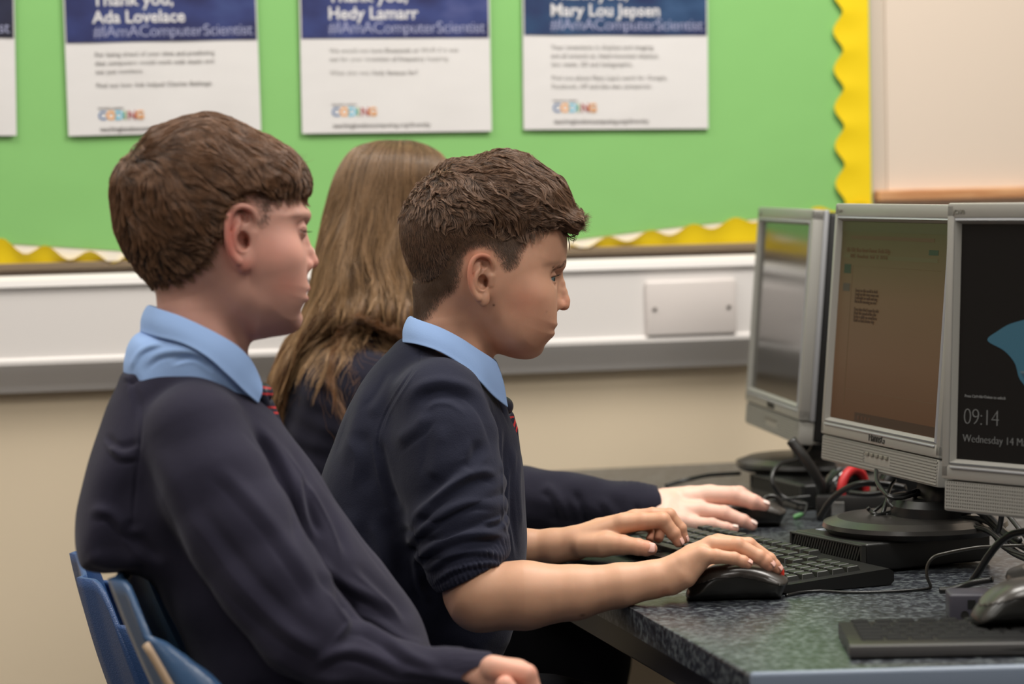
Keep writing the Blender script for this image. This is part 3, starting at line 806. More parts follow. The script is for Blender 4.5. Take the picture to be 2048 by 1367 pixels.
# ------------------------------------------------------------------ cloth, skin and hair materials
def skin_mat(name, rough=0.48):
    m = mat(name, (0.6, 0.4, 0.3), rough, spec=0.35)
    at_ = N(m, 'ShaderNodeAttribute'); at_.attribute_name = 'tint'
    nz = N(m, 'ShaderNodeTexNoise'); nz.inputs['Scale'].default_value = 55; nz.inputs['Detail'].default_value = 4
    mr = N(m, 'ShaderNodeMapRange'); mr.inputs['To Min'].default_value = 0.9; mr.inputs['To Max'].default_value = 1.08
    mx = N(m, 'ShaderNodeVectorMath', operation='SCALE')
    tc = N(m, 'ShaderNodeTexCoord'); L(m, tc.outputs['Object'], nz.inputs['Vector'])
    L(m, nz.outputs['Fac'], mr.inputs[0]); L(m, at_.outputs['Color'], mx.inputs[0]); L(m, mr.outputs[0], mx.inputs['Scale'])
    L(m, mx.outputs[0], BS(m).inputs['Base Color'])
    b = BS(m); b.inputs['Subsurface Weight'].default_value = 0.22; b.inputs['Subsurface Radius'].default_value = (1.0, 0.35, 0.18)
    b.inputs['Subsurface Scale'].default_value = 0.006
    n2 = N(m, 'ShaderNodeTexNoise'); n2.inputs['Scale'].default_value = 900; n2.inputs['Detail'].default_value = 3
    bp = N(m, 'ShaderNodeBump'); bp.inputs['Strength'].default_value = 0.18; bp.inputs['Distance'].default_value = 0.0004
    L(m, tc.outputs['Object'], n2.inputs['Vector']); L(m, n2.outputs['Fac'], bp.inputs['Height']); L(m, bp.outputs[0], b.inputs['Normal'])
    return m
def knit_mat(name, c, sheen=0.12):
    m = mat(name, c, 0.9, spec=0.15)
    b = BS(m); b.inputs['Sheen Weight'].default_value = sheen; b.inputs['Sheen Roughness'].default_value = 0.5
    b.inputs['Sheen Tint'].default_value = (0.75, 0.75, 0.85, 1)
    tc = N(m, 'ShaderNodeTexCoord')
    n0 = N(m, 'ShaderNodeTexNoise'); n0.inputs['Scale'].default_value = 7; n0.inputs['Detail'].default_value = 6
    mr = N(m, 'ShaderNodeMapRange'); mr.inputs['To Min'].default_value = 0.75; mr.inputs['To Max'].default_value = 1.3
    mx = N(m, 'ShaderNodeVectorMath', operation='SCALE'); mx.inputs[0].default_value = c
    L(m, tc.outputs['Object'], n0.inputs['Vector']); L(m, n0.outputs['Fac'], mr.inputs[0]); L(m, mr.outputs[0], mx.inputs['Scale']); L(m, mx.outputs[0], b.inputs['Base Color'])
    n1 = N(m, 'ShaderNodeTexNoise'); n1.inputs['Scale'].default_value = 700; n1.inputs['Detail'].default_value = 4
    n2 = N(m, 'ShaderNodeTexNoise'); n2.inputs['Scale'].default_value = 45; n2.inputs['Detail'].default_value = 3
    ad = N(m, 'ShaderNodeMath', operation='MULTIPLY_ADD'); ad.inputs[1].default_value = 2.0
    L(m, tc.outputs['Object'], n1.inputs['Vector']); L(m, tc.outputs['Object'], n2.inputs['Vector'])
    L(m, n2.outputs['Fac'], ad.inputs[0]); L(m, n1.outputs['Fac'], ad.inputs[2])
    bp = N(m, 'ShaderNodeBump'); bp.inputs['Strength'].default_value = 0.55; bp.inputs['Distance'].default_value = 0.0007
    L(m, ad.outputs[0], bp.inputs['Height']); L(m, bp.outputs[0], b.inputs['Normal'])
    return m
def hair_mat(name, dark, light, rough=0.42, spec=0.5):
    m = mat(name, dark, rough, spec=spec)
    hi = N(m, 'ShaderNodeHairInfo'); cr = N(m, 'ShaderNodeValToRGB'); e = cr.color_ramp.elements
    e[0].color = (*dark, 1); e[1].color = (*light, 1); e[0].position = 0.1; e[1].position = 0.95
    ad = N(m, 'ShaderNodeMath', operation='MULTIPLY_ADD'); ad.inputs[1].default_value = 0.6
    mu = N(m, 'ShaderNodeMath', operation='MULTIPLY'); mu.inputs[1].default_value = 0.4
    L(m, hi.outputs['Intercept'], mu.inputs[0]); L(m, hi.outputs['Random'], ad.inputs[0]); L(m, mu.outputs[0], ad.inputs[2])
    L(m, ad.outputs[0], cr.inputs[0]); L(m, cr.outputs[0], BS(m).inputs['Base Color'])
    return m
m_knit = knit_mat('navy_knit', srgb(33, 35, 50)); m_knit2 = knit_mat('faded_navy_knit', srgb(44, 42, 57), 0.12)
m_shirt = mat('blue_shirt_cotton', srgb(156, 187, 236), 0.75, spec=0.2); bump(m_shirt, 500, 0.3, 0.0006, 3)
m_trouser = mat('black_trouser_cloth', (0.008, 0.008, 0.01), 0.9, spec=0.1)
m_tie = mat('navy_tie_silk', srgb(26, 30, 48), 0.5)
m_tie_red = mat('red_tie_stripe', srgb(190, 48, 52), 0.5)

# ------------------------------------------------------------------ ears, hands, collars
EAR = dict(
    helix=[(984, 543, 0, 3.5), (985, 528, 7, 4.2), (977, 515, 13, 4.8), (962, 511, 17, 5), (949, 517, 21, 5.2), (942, 531, 23, 5.2), (940, 549, 23, 5), (942, 567, 21, 5), (948, 584, 17, 5.5), (957, 596, 12, 7)],
    anti=[(968, 534, 9, 4), (957, 542, 14, 5.5), (951, 553, 16, 6), (951, 567, 15, 5.5), (956, 577, 12, 5), (965, 580, 10, 4.5)])
def ear(P, head, ox, oy, kx, ky, w0, side=1):
    k = (kx + ky) / 2
    Tp = lambda x, y, w_: (ox + (x - 935) * kx, oy + (y - 507) * ky, side * (w0 + w_ * k))
    T4 = lambda q: (*Tp(*q[:3]), q[3] * k)
    m = (P[:, 2] * side > w0 - 40) & (np.abs(P[:, 0] - ox - 25 * kx) < 60 * kx) & (np.abs(P[:, 1] - oy - 50 * ky) < 85 * ky)
    out = head.copy()
    if not m.any(): return out
    Q = P[m]; h = head[m]
    plate = np.minimum(ell(Q, Tp(958, 548, 6), (19 * kx, 36 * ky, 7 * k), [[0.9, 0, 0.43 * side], [0, 1, 0], [-0.43 * side, 0, 0.9]]), 1e3)
    hel = chain(Q, [T4(q) for q in spline(EAR['helix'], 4)], 1 * k); an = chain(Q, [T4(q) for q in spline(EAR['anti'], 4)], 1 * k)
    lobe = ell(Q, Tp(968, 596, 6), (10.5 * kx, 14 * ky, 7 * k))
    e = smin(plate, cap(Q, Tp(958, 535, 0), Tp(955, 575, -2), 13 * k, 13 * k), 6 * k)
    e = smin(e, lobe, 12 * k); e = smin(e, an, 3 * k); h2 = smin(h, e, 7 * k)
    # hollows: concha, upper fossa, rim groove
    h2 = smax(h2, -ell(Q, Tp(965, 564, 12), (10.5 * kx, 15 * ky, 18 * k)), 1.5 * k)
    h2 = smax(h2, -ell(Q, Tp(969, 530, 16), (8 * kx, 10 * ky, 13 * k)), 1.5 * k)
    h2 = smax(h2, -cap(Q, Tp(966, 538, 14), Tp(958, 549, 14), 4 * k, 3 * k), 1.5 * k)
    h2 = smax(h2, -ell(Q, Tp(972, 565, 0), (5 * kx, 8 * ky, 16 * k)), 3 * k)
    gro = chain(Q, [T4(q) for q in spline([(x + dx, y + dy, w_ + 4, 2.6) for (x, y, w_, _), (dx, dy) in zip(EAR['helix'][2:8], ((-2, 8), (1, 9), (7, 5), (8, 2), (7, 0), (7, -2)))], 4)])
    h2 = smax(h2, -gro, 2 * k)
    h2 = smin(h2, hel, 2.5 * k)
    h2 = smin(h2, cap(Q, Tp(982, 553, 0), Tp(980, 568, -1), 6.5 * k, 5.5 * k), 5 * k)
    out[m] = h2; return out
def hand(P, palm, fingers, kp=9.0, kf=2.0, kj=6.0):
    pts = np.array([c[:3] for g in palm + fingers for c in g]); rmax = max(c[3] for g in palm + fingers for c in g)
    lo = pts.min(0) - rmax - 30; hi = pts.max(0) + rmax + 30
    out = np.maximum(np.maximum(lo - P, P - hi), 0); out = np.sqrt((out ** 2).sum(1)).astype(f32) + 30
    m = ((P > lo) & (P < hi)).all(1)
    if not m.any(): return out
    Q = P[m]; d = None
    for g in palm:
        c = chain(Q, g, 3.0); d = c if d is None else smin(d, c, kp)
    e = None
    for g in fingers:
        c = chain(Q, g, 2.0)
        kn = [sph(Q, (q[0], q[1], q[2]), q[3] * 1.06) for q in g[1:-1]]
        for z in kn: c = smin(c, z, 3.0)
        e = c if e is None else smin(e, c, kf)
    out[m] = smin(d, e, kj); return out
def nails(fr, tips, m, par, name='fingernail'):
    """tips: (last joint, tip, up direction in the figure's frame)"""
    for a, b, up in tips:
        a, b = np.array(a), np.array(b); d = nrm(b[:3] - a[:3]); u = nrm(np.array(up) - d * np.dot(up, d)); s_ = np.cross(d, u); r = b[3]
        c = b[:3] + d * r * 0.05 + u * r * 0.52
        rows = []
        for i in range(9):
            t = -0.95 + 1.9 * i / 8; row = []
            for j in range(9):
                q = -1 + 2 * j / 8; wd = 0.78 * math.sqrt(max(1 - abs(t) ** 4 * 0.55, 0))
                row.append(c + d * t * r * 0.72 + s_ * q * r * wd + u * (r * (0.50 * math.sqrt(max(1 - (q * wd) ** 2 * 0.95, 0.02)) - 0.10 * max(t, 0) ** 2 * 2)))
            rows.append([Vector(p) for p in fr.world(np.array(row))])
        b_ = MB(); b_.grid(rows); o = b_.build(name, m, par, smooth=True)
        sm = o.modifiers.new('thickness', 'SOLIDIFY'); sm.thickness = 0.0006; sm.offset = 0
def collar(fr, T, B, m, par, n=6, inner=True):
    T = spline(T, n); B = spline(B, n); k = min(len(T), len(B)); T, B = T[:k], B[:k]
    def half(sgn):
        rows = []
        f = np.array([1, 1, sgn])
        cen = np.array([T[:, 0].mean(), 0, 0])
        rin = T.copy(); rin[:, 1] += 30; dv = rin - cen; dv[:, 1] = 0; rin = rin - dv / (np.linalg.norm(dv, axis=1, keepdims=True) + 1e-6) * 9
        rr = [rin, T * 0.5 + (rin + np.array([0, -28, 0])) * 0.5]
        for t in (0, 0.06, 0.2, 0.4, 0.6, 0.8, 0.93, 1.0):
            q = T * (1 - t) + B * t; dv = q - cen; dv[:, 1] = 0
            q = q + dv / (np.linalg.norm(dv, axis=1, keepdims=True) + 1e-6) * (5.0 * math.sin(PI * min(t * 1.15, 1)) * (1 if t > 0 else 0))
            rr.append(q)
        return [[Vector(p) for p in fr.world(q * f)] for q in rr]
    b = MB(); b.grid(half(1)); b.grid(half(-1)); bmesh.ops.remove_doubles(b.bm, verts=b.bm.verts[:], dist=0.0004)
    o = b.build('shirt_collar', m, par, smooth=True)
    s_ = o.modifiers.new('thickness', 'SOLIDIFY'); s_.thickness = 0.0022; s_.offset = 0
    sd = o.modifiers.new('soft', 'SUBSURF'); sd.levels = 1; sd.render_levels = 1
    return o
def eye(fr, c, r, look, par, mi):
    """eyeball with iris and pupil; look: direction in the figure's frame"""
    look = nrm(look); a = np.cross(look, (0, 0, 1.0)); a = nrm(a); b_ = np.cross(look, a)
    obs = []
    for nm, m, t0, t1, rr in (('eyeball', mi[0], 0.50, PI, 1.0), ('iris', mi[1], 0.19, 0.52, 1.012), ('pupil', mi[2], 0.001, 0.20, 1.014)):
        rows = []
        for i in range(9):
            t = t0 + (t1 - t0) * i / 8
            rows.append([Vector(fr.world(np.array(c) + r * rr * (look * math.cos(t) + (a * math.cos(p) + b_ * math.sin(p)) * math.sin(t)))) for p in np.linspace(0, 2 * PI, 25)[:-1]])
        q = MB(); q.grid(rows, close_u=True); obs.append((nm, q, m))
    root = obs[0][1].build('eyeball', mi[0], par, smooth=True)
    for nm, q, m in obs[1:]: q.build(nm, m, root, smooth=True)
m_eyew = mat('eye_white', srgb(205, 196, 190), 0.15); m_iris = mat('eye_iris', srgb(96, 116, 120), 0.12); m_pupil = mat('eye_pupil', (0.004, 0.004, 0.004), 0.08)
m_nail = mat('nail', srgb(232, 182, 168), 0.28); m_lash = mat('lash', (0.012, 0.008, 0.006), 0.5)
def lashes(name, fr, roots, dirs, ln, curl, m, par, rad=0.00016):
    n = len(roots); pts = np.zeros((n, 6, 3))
    for i in range(n):
        for k in range(6):
            t = k / 5; pts[i, k] = np.array(roots[i]) + np.array(dirs[i]) * ln * t + np.array([0, -curl, 0]) * t * t
    return hair_curves(name, pts, rad, rad * 0.3, fr, m, par)
def push_out(field, P, d=1.5):
    """keep loose strands outside the head"""
    S_ = P.shape; Q = P.reshape(-1, 3).copy()
    for _ in range(4):
        e = np.clip(d - field(Q), 0, None); Q = Q + field.grad(Q) * e[:, None]
    return Q.reshape(S_)
# ------------------------------------------------------------------ the boy in the middle
FM = Frame(960, 560, 3.2)
m_skin = skin_mat('skin_warm')
skull_m = spline([(1131, 452), (1134, 471), (1134.5, 492), (1133.5, 512), (1130, 530), (1124, 543), (1119, 556), (1116, 575), (1114, 595), (1112.5, 612), (1112, 626),
    (1112, 637), (1114.5, 648), (1108, 655), (1104, 658), (1108, 662), (1109, 667), (1105, 673), (1097, 678), (1090.5, 687), (1087, 699), (1079, 710), (1060, 718), (1034, 717),
    (1003, 708), (975, 690), (948, 665), (922, 645), (895, 632), (868, 612), (848, 585), (836, 560), (822, 522), (816, 482), (820, 440), (838, 402), (870, 370), (920, 346), (980, 336), (1040, 348), (1090, 378), (1119, 415)], 4, True)
SM = Sil(skull_m)
WM = [(950, 390, 124, 128), (900, 440, 130, 128), (850, 500, 112, 110), (1050, 430, 110, 100), (1105, 480, 100, 92), (1060, 560, 113, 88), (1100, 600, 100, 84), (960, 555, 116, 110),
      (975, 640, 100, 80), (1050, 640, 101, 80), (1095, 655, 88, 72), (1050, 700, 72, 56), (1085, 700, 64, 56), (880, 590, 98, 90), (990, 700, 74, 60)]
def head_m(P):
    x, y, w_ = P[:, 0], P[:, 1], P[:, 2]
    W, D = wmap(x, y, WM, 34)
    f = inflate(P, SM, W, D, 2.15)
    aw = np.abs(w_); Q = np.stack([x, y, aw], 1)
    neck = chain(P, [(893, 585, 0, 66), (902, 650, 0, 74), (905, 720, 0, 80), (900, 800, 0, 92)])
    f = smin(f, neck, 26)
    m = (x > 960) & (y > 470) & (y < 740)
    if m.any():
        q = Q[m]; h = f[m]
        # brow ridge, cheekbone and cheek fullness
        h = smin(h, cap(q, (1118, 528, 22), (1098, 531, 64), 8, 5), 16)
        h = smin(h, ell(q, (1068, 598, 69), (36, 36, 33)), 36)
        h = smin(h, ell(q, (1060, 652, 60), (38, 36, 30)), 36)
        # eye socket
        h = smax(h, -ell(q, (1120, 555, 54), (22, 15, 24)), 11)
        lid = sph(q, (1090, 557, 50), 22.5)
        dx = q[:, 0] - 1090; dy = q[:, 1] - 557
        wedge = np.maximum(np.maximum(-(dy + 0.19 * dx + 0.3), dy - 0.26 * dx - 0.3), 6 - dx)
        lid = smax(lid, -wedge, 2.0)
        h = smin(h, smax(lid, -sph(q, (1090, 557, 50), 19.6), 1.0), 3.5)
        # crease above the lid, nose, nostrils
        n_ = chain(q, [(1117, 548, 0, 7.5), (1122, 566, 0, 7.5), (1126, 584, 0, 8.5), (1129, 600, 0, 11.5)], 4)
        n_ = smin(n_, chain(q, [(1110, 560, 0, 9), (1110, 580, 6, 11), (1110, 602, 10, 13)], 4), 8)
        ala = ell(q, (1116, 611, 15), (12, 9.5, 7)); n_ = smin(n_, ala, 5)
        n_ = smin(n_, ell(q, (1127, 611, 4), (12, 9.5, 9)), 6)
        h = smin(h, n_, 9)
        h = smax(h, -ell(q, (1121, 619.5, 12), (7.5, 4.2, 5)), 2.5)
        h = smax(h, -chain(q, [(1106, 602, 27, 1.0), (1102, 612, 30, 1.3), (1104, 621, 28, .8)]), 7)
        # lips and the corner of the mouth
        up = chain(q, [(1109, 649, 0, 5), (1104, 651, 12, 4.6), (1092, 656, 28, 2.5)], 3); lo_ = chain(q, [(1103, 666, 0, 5.6), (1098, 665, 12, 5), (1088, 660, 28, 2.5)], 3)
        h = smin(h, smin(up, lo_, 0.5), 4)
        h = smax(h, -chain(q, [(1112, 657, 0, 1.2), (1107, 657.5, 12, 1.0), (1096, 656.5, 23, 0.6)]), 2.5)
        h = smax(h, -cap(q, (1097, 679, 0), (1088, 678, 22), 3, 2), 7)
        f[m] = h
    f = ear(P, f, 935, 507, 1, 1, 112, 1); f = ear(P, f, 935, 507, 1, 1, 112, -1)
    return f
# hands and forearms: positions in the room, joint by joint
j = FM.j
foreR = [j(950, 1178, 3.02, 66), j(962, 1192, 3.015, 70), j(1050, 1190, 3.01, 68), j(1150, 1184, 3.01, 54), j(1240, 1170, 3.01, 43), j(1305, 1158, 3.015, 36), j(1338, 1152, 3.02, 35)]
wr = (1338, 1150)
R_palm = [foreR[-3:], [j(1338, 1148, 3.015, 33), j(1372, 1128, 3.01, 27), j(1404, 1109, 3.005, 20)], [j(1338, 1146, 3.025, 32), j(1385, 1112, 3.02, 25), j(1423, 1089, 3.02, 18)],
          [j(1340, 1146, 3.04, 31), j(1390, 1110, 3.04, 24), j(1436, 1086, 3.035, 18)], [j(1342, 1150, 3.05, 30), j(1395, 1118, 3.055, 23), j(1441, 1094, 3.055, 18)],
          [j(1342, 1163, 3.01, 27), j(1370, 1150, 3.005, 25), j(1400, 1124, 3.005, 18)]]
R_f = [[j(1404, 1112, 3.005, 18), j(1432, 1112, 3.0, 14.5), j(1468, 1116, 2.998, 12.5), j(1486, 1122, 2.998, 11.5), j(1496, 1127, 2.998, 9.5)],
       [j(1423, 1090, 3.02, 19), j(1474, 1090, 3.015, 16.5), j(1518, 1113, 3.012, 14.5), j(1531, 1122, 3.012, 13.5), j(1539, 1130, 3.012, 11.5)],
       [j(1436, 1086, 3.035, 19), j(1497, 1090, 3.035, 15.5), j(1538, 1118, 3.035, 13.5), j(1548, 1130, 3.035, 12.5), j(1554, 1137, 3.035, 11)],
       [j(1441, 1094, 3.055, 18), j(1490, 1108, 3.06, 14), j(1520, 1130, 3.05, 12), j(1540, 1143, 3.045, 10)],
       [j(1370, 1150, 3.06, 22), j(1430, 1142, 3.075, 14), j(1475, 1140, 3.075, 12), j(1512, 1145, 3.07, 9)]]
foreL = [j(985, 1098, 3.36, 40), j(1050, 1094, 3.36, 36), j(1105, 1092, 3.355, 34), j(1150, 1086, 3.35, 33)]
L_palm = [foreL[-2:], [j(1150, 1084, 3.35, 32), j(1195, 1072, 3.345, 30), j(1246, 1046, 3.335, 20)], [j(1150, 1082, 3.36, 30), j(1200, 1062, 3.36, 27), j(1270, 1036, 3.355, 17)],
          [j(1152, 1082, 3.375, 28), j(1210, 1062, 3.375, 25), j(1276, 1038, 3.375, 16)], [j(1155, 1084, 3.385, 26), j(1210, 1070, 3.39, 22), j(1270, 1046, 3.392, 15)],
          [j(1165, 1090, 3.335, 24), j(1205, 1090, 3.325, 24), j(1228, 1089, 3.32, 20)]]
L_f = [[j(1246, 1046, 3.335, 21), j(1285, 1042, 3.33, 17.5), j(1325, 1040, 3.325, 16), j(1347, 1066, 3.325, 13.5), j(1357, 1084, 3.325, 10.5)],
       [j(1270, 1036, 3.355, 18), j(1305, 1030, 3.352, 15.5), j(1338, 1030, 3.35, 14), j(1361, 1056, 3.35, 12), j(1368, 1078, 3.35, 9.5)],
       [j(1276, 1040, 3.375, 16), j(1310, 1042, 3.375, 13), j(1322, 1056, 3.375, 12), j(1317, 1076, 3.37, 10)],
       [j(1270, 1048, 3.392, 15), j(1298, 1050, 3.395, 12), j(1308, 1064, 3.395, 10), j(1300, 1078, 3.39, 9)],
       [j(1215, 1086, 3.325, 24), j(1245, 1089, 3.318, 19.5), j(1276, 1093, 3.31, 16.5), j(1292, 1096, 3.308, 15), j(1302, 1097, 3.307, 13)]]
def armR_m(P): return smin(chain(P, foreR, 12), hand(P, R_palm, R_f), 6)
def armL_m(P): return smin(chain(P, foreL, 12), hand(P, L_palm, L_f), 6)
core_m = lambda P: smin(ell(P, (890, 960, 0), (130, 260, 150)), chain(P, [(860, 1290, 0, 105), (870, 1180, 0, 105)], 10), 40)
SK = srgb(202, 154, 128); SKR = srgb(190, 124, 102); SKD = srgb(172, 118, 92); LIP = srgb(182, 110, 100); HAIRC = srgb(78, 58, 46)
def boxed(fr, V, pad):
    return V.min(0) - pad, V.max(0) + pad
pieces = []
V1, F1 = sdf_mesh(head_m, (790, 318, -160), (1160, 830, 160), 1.9)
blobs = [((1050, 600, 100), (40, 34, 60), srgb(204, 136, 112), 0.5), ((1090, 650, 60), (30, 20, 60), SKR, 0.25), ((1128, 605, 0), (14, 12, 25), srgb(205, 125, 100), 0.5),
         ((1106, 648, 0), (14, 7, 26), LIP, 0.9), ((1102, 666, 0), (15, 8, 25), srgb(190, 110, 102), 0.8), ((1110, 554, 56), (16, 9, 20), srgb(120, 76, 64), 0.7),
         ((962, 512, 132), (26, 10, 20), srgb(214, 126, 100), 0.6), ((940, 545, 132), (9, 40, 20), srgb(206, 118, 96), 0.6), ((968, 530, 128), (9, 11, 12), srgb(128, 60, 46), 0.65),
         ((972, 563, 118), (8, 12, 16), srgb(96, 44, 34), 0.8), ((987, 609, 100), (2.4, 2.4, 40), srgb(90, 55, 42), 0.9), ((1091, 622, 75), (2, 2, 30), srgb(150, 90, 70), 0.7)]  # ear hollows and eye rim darker: shade put into the skin colour
c1_ = paint(V1, SK, blobs)
# close-cropped hair shows as a fine shadow of stubble over the scalp
hl = Sil(spline([(845, 650), (800, 600), (770, 450), (830, 330), (960, 290), (1100, 320), (1160, 430), (1133, 458), (1108, 462), (1080, 466), (1062, 482), (1048, 506), (1034, 534), (1010, 546), (998, 532), (988, 514), (968, 500), (945, 503), (930, 522), (925, 555), (912, 585), (890, 600)], 6, True))
k = (np.clip(hl(V1[:, 0], V1[:, 1]) / 46 + 0.06, 0, 1) * 0.9)[:, None]
notear = 1 - np.clip((np.abs(V1[:, 2]) - 118) / 6, 0, 1) * (np.abs(V1[:, 0] - 960) < 30) * (np.abs(V1[:, 1] - 556) < 56)
k = k * notear[:, None]
c1_ = c1_ * (1 - k) + np.array(HAIRC) * k
# eyebrow tint
eb = np.exp(-(((V1[:, 1] - 527 - (V1[:, 0] - 1110) * -0.14) / 5.5) ** 2) - ((V1[:, 0] - 1108) / 24) ** 4) * (np.abs(V1[:, 2]) > 14) * (V1[:, 0] > 1080)
c1_ = c1_ * (1 - 0.42 * eb[:, None]) + np.array(srgb(96, 66, 52)) * 0.42 * eb[:, None]
pieces.append((V1, F1, c1_))
def limb_piece(f, pts, h, base, blobs, pad=30):
    q = np.array([p[:3] for p in pts]); r = max(p[3] for p in pts) if len(pts[0]) > 3 else 0
    V, F = sdf_mesh(f, q.min(0) - r - pad * 0.5, q.max(0) + r + pad * 0.5, h)
    return V, F, paint(V, base, blobs)
SKH = srgb(210, 162, 132)
kn = [((*p[:3],), p[3] * 1.0, srgb(206, 132, 104), 0.45) for g in R_f for p in g[1:-1]] + [((*g[-1][:3],), g[-1][3] * 1.3, srgb(222, 134, 116), 0.5) for g in R_f]
kn += [((940, 1230, 110), (60, 30, 90), srgb(190, 96, 72), 0.7), ((1153, 1190, 0), (5, 3, 600), srgb(96, 56, 44), 0.9), (tuple(j(1330, 1188, 3.0)), 14, srgb(214, 130, 104), .4)]
pieces.append(limb_piece(armR_m, foreR + [p for g in R_f for p in g], 1.7, SKH, kn))
kn = [((*p[:3],), p[3] * 1.0, srgb(206, 128, 100), 0.45) for g in L_f for p in g[1:-1]] + [((*g[-1][:3],), g[-1][3] * 1.5, srgb(216, 124, 104), 0.55) for g in L_f]
pieces.append(limb_piece(armL_m, foreL + [p for g in L_f for p in g], 1.9, SKH, kn))
V4, F4 = sdf_mesh(core_m, (700, 680, -190), (1080, 1500, 190), 12); pieces.append((V4, F4, np.tile(SK, (len(V4), 1))))
def person(fr, pieces, m, label, group=None):
    V = np.concatenate([p[0] for p in pieces]); off = np.cumsum([0] + [len(p[0]) for p in pieces[:-1]])
    F = np.concatenate([orient(fr.world(p[0]), p[1]) + o for p, o in zip(pieces, off)]); col = np.concatenate([p[2] for p in pieces])
    Wd = fr.world(V)
    me = bpy.data.meshes.new('person'); me.vertices.add(len(V)); me.vertices.foreach_set('co', Wd.astype(f32).ravel())
    me.loops.add(F.size); me.loops.foreach_set('vertex_index', F.astype(np.int32).ravel())
    me.polygons.add(len(F)); me.polygons.foreach_set('loop_start', np.arange(0, F.size, 4, dtype=np.int32)); me.update(calc_edges=True)
    a = me.color_attributes.new('tint', 'FLOAT_COLOR', 'POINT'); a.data.foreach_set('color', np.concatenate([col, np.ones((len(V), 1))], 1).astype(f32).ravel())
    o = link('person', me, m, None, smooth=True); return tag(o, label, 'person', group)
mid = person(FM, pieces, m_skin, 'boy with cropped curly brown hair, sleeves pushed up, one hand on a black mouse')
eye(FM, (1090, 557, 50), 19.4, (1, 0.08, 0.42), mid, (m_eyew, m_iris, m_pupil))
eye(FM, (1090, 557, -50), 19.4, (1, 0.12, -0.12), mid, (m_eyew, m_iris, m_pupil))
nails(FM, [(g[-2], g[-1], (0.2, -1, 0.45)) for g in R_f[:4]], m_nail, mid)
nails(FM, [(L_f[4][-2], L_f[4][-1], (0, -0.35, 1)), (L_f[0][-2], L_f[0][-1], (1, -0.3, 0.5)), (L_f[1][-2], L_f[1][-1], (1, -0.3, 0.4))], m_nail, mid)

# --- hair: a shaped mass, then strands combed over it
m_hair = hair_mat('brown_hair', srgb(56, 41, 32), srgb(146, 111, 86)); m_hbase = mat('brown_hair_mass', srgb(52, 38, 30), 0.7)
out_m = spline([(1132, 470), (1146, 476), (1160, 468), (1172, 452), (1178, 434), (1164, 426), (1148, 422), (1141, 399), (1124, 366), (1090, 340), (1056, 316), (1022, 305), (995, 306), (971, 309), (950, 320), (925, 322),
    (899, 325), (865, 350), (831, 384), (807, 424), (800, 458), (803, 492), (814, 526), (827, 552), (839, 585), (850, 612), (890, 640), (960, 660), (1040, 620), (1100, 560), (1124, 510)], 5, True)
SO = Sil(out_m)
mask_m = Sil(np.array([(1160, 400), (1160, 445), (1150, 464), (1130, 462), (1112, 457), (1092, 460), (1074, 466), (1056, 474), (1034, 478), (1004, 474), (972, 470), (940, 476), (918, 496), (902, 524), (884, 548), (862, 562), (830, 570), (780, 575), (740, 560), (740, 260), (1150, 260)], float))
TH = [(960, 330, 20, 18), (1060, 350, 20, 18), (900, 360, 14, 14), (1000, 410, 13, 10), (880, 440, 6, 8), (900, 520, 2.5, 2), (1050, 440, 12, 8), (1110, 440, 8, 6), (1155, 450, -12, -45), (850, 560, 2, 2), (1000, 480, 4, 3), (820, 450, 5, 5)]
def hair_m(P):
    x, y, w_ = P[:, 0], P[:, 1], P[:, 2]
    W, D = wmap(x, y, WM, 34); t, dd = wmap(x, y, TH, 34)
    mk = mask_m(x, y); t = t * np.where(x < 1080, np.clip(mk / 34, 0.05, 1), 1)
    f = inflate(P, SO, W + t, np.maximum(D + dd, 24), 2.15)
    top = np.clip((470 - y) / 60, 0, 1) * np.clip((t - 3) / 8, 0.0, 1)
    q = P * np.array([0.7, 1.3, 1.0], f32) + np.stack([0.5 * y, 0 * y, 0 * y], 1)
    nn = np.abs(smoothnoise(q, 17, 3)) * 2.0 + smoothnoise(P, 10, 5) * 0.5
    f = f - top * (nn * 2.0 - 1.4)
    return smax(f, -mask_m(x, y), 3)
VH, FH = sdf_mesh(hair_m, (785, 285, -165), (1190, 610, 165), 2.2)
hm = emit_mesh('hair', VH, FH, FM, m_hbase, mid)
fld = Field(lambda P: np.minimum(hair_m(P), head_m(P)), (770, 270, -30), (1215, 620, 190), 4.5)
FL = [(900, 335, .8, .1, .1), (960, 315, 1, .1, .1), (1010, 315, 1, .25, .1), (1060, 345, 1, .55, .1), (1110, 380, .9, .8, 0), (1140, 430, 1, .5, -.1), (1165, 445, 1, -.05, -.2), (1000, 370, 1, .35, .3), (940, 380, .8, .6, .4),
      (1060, 420, 1, .35, .1), (1100, 445, .9, .5, 0), (850, 380, -.1, 1, .3), (880, 440, .35, 1, .3), (830, 470, .15, 1, 0), (900, 500, .3, 1, .1), (980, 470, .5, 1, .1), (1030, 480, .5, .9, 0), (850, 570, .3, 1, 0), (1020, 530, .3, 1, 0), (960, 430, .6, .8, .2), (820, 420, 0, 1, .2)]
def flow_m(P, t):
    d = np.stack(wmap(P[:, 0], P[:, 1], FL, 30), 1); return d / (np.linalg.norm(d, axis=1, keepdims=True) + 1e-9)
LEN = [(950, 330, 62), (1050, 340, 70), (1110, 390, 66), (1130, 430, 56), (1160, 450, 34), (1000, 390, 54), (900, 350, 40), (1060, 430, 46), (1100, 450, 40), (850, 400, 20), (900, 430, 24), (980, 450, 22), (1030, 470, 18), (850, 480, 11), (900, 500, 9), (960, 490, 8), (1030, 510, 8), (1060, 470, 20), (850, 570, 5), (900, 570, 5), (1020, 540, 6)]
keep = lambda c: (mask_m(c[:, 0], c[:, 1]) > -1) * (c[:, 2] > -40) * (head_m(c.astype(f32)) > -2.5) * 1.0
Rt = scatter(VH, FH, 34000, keep, 1)
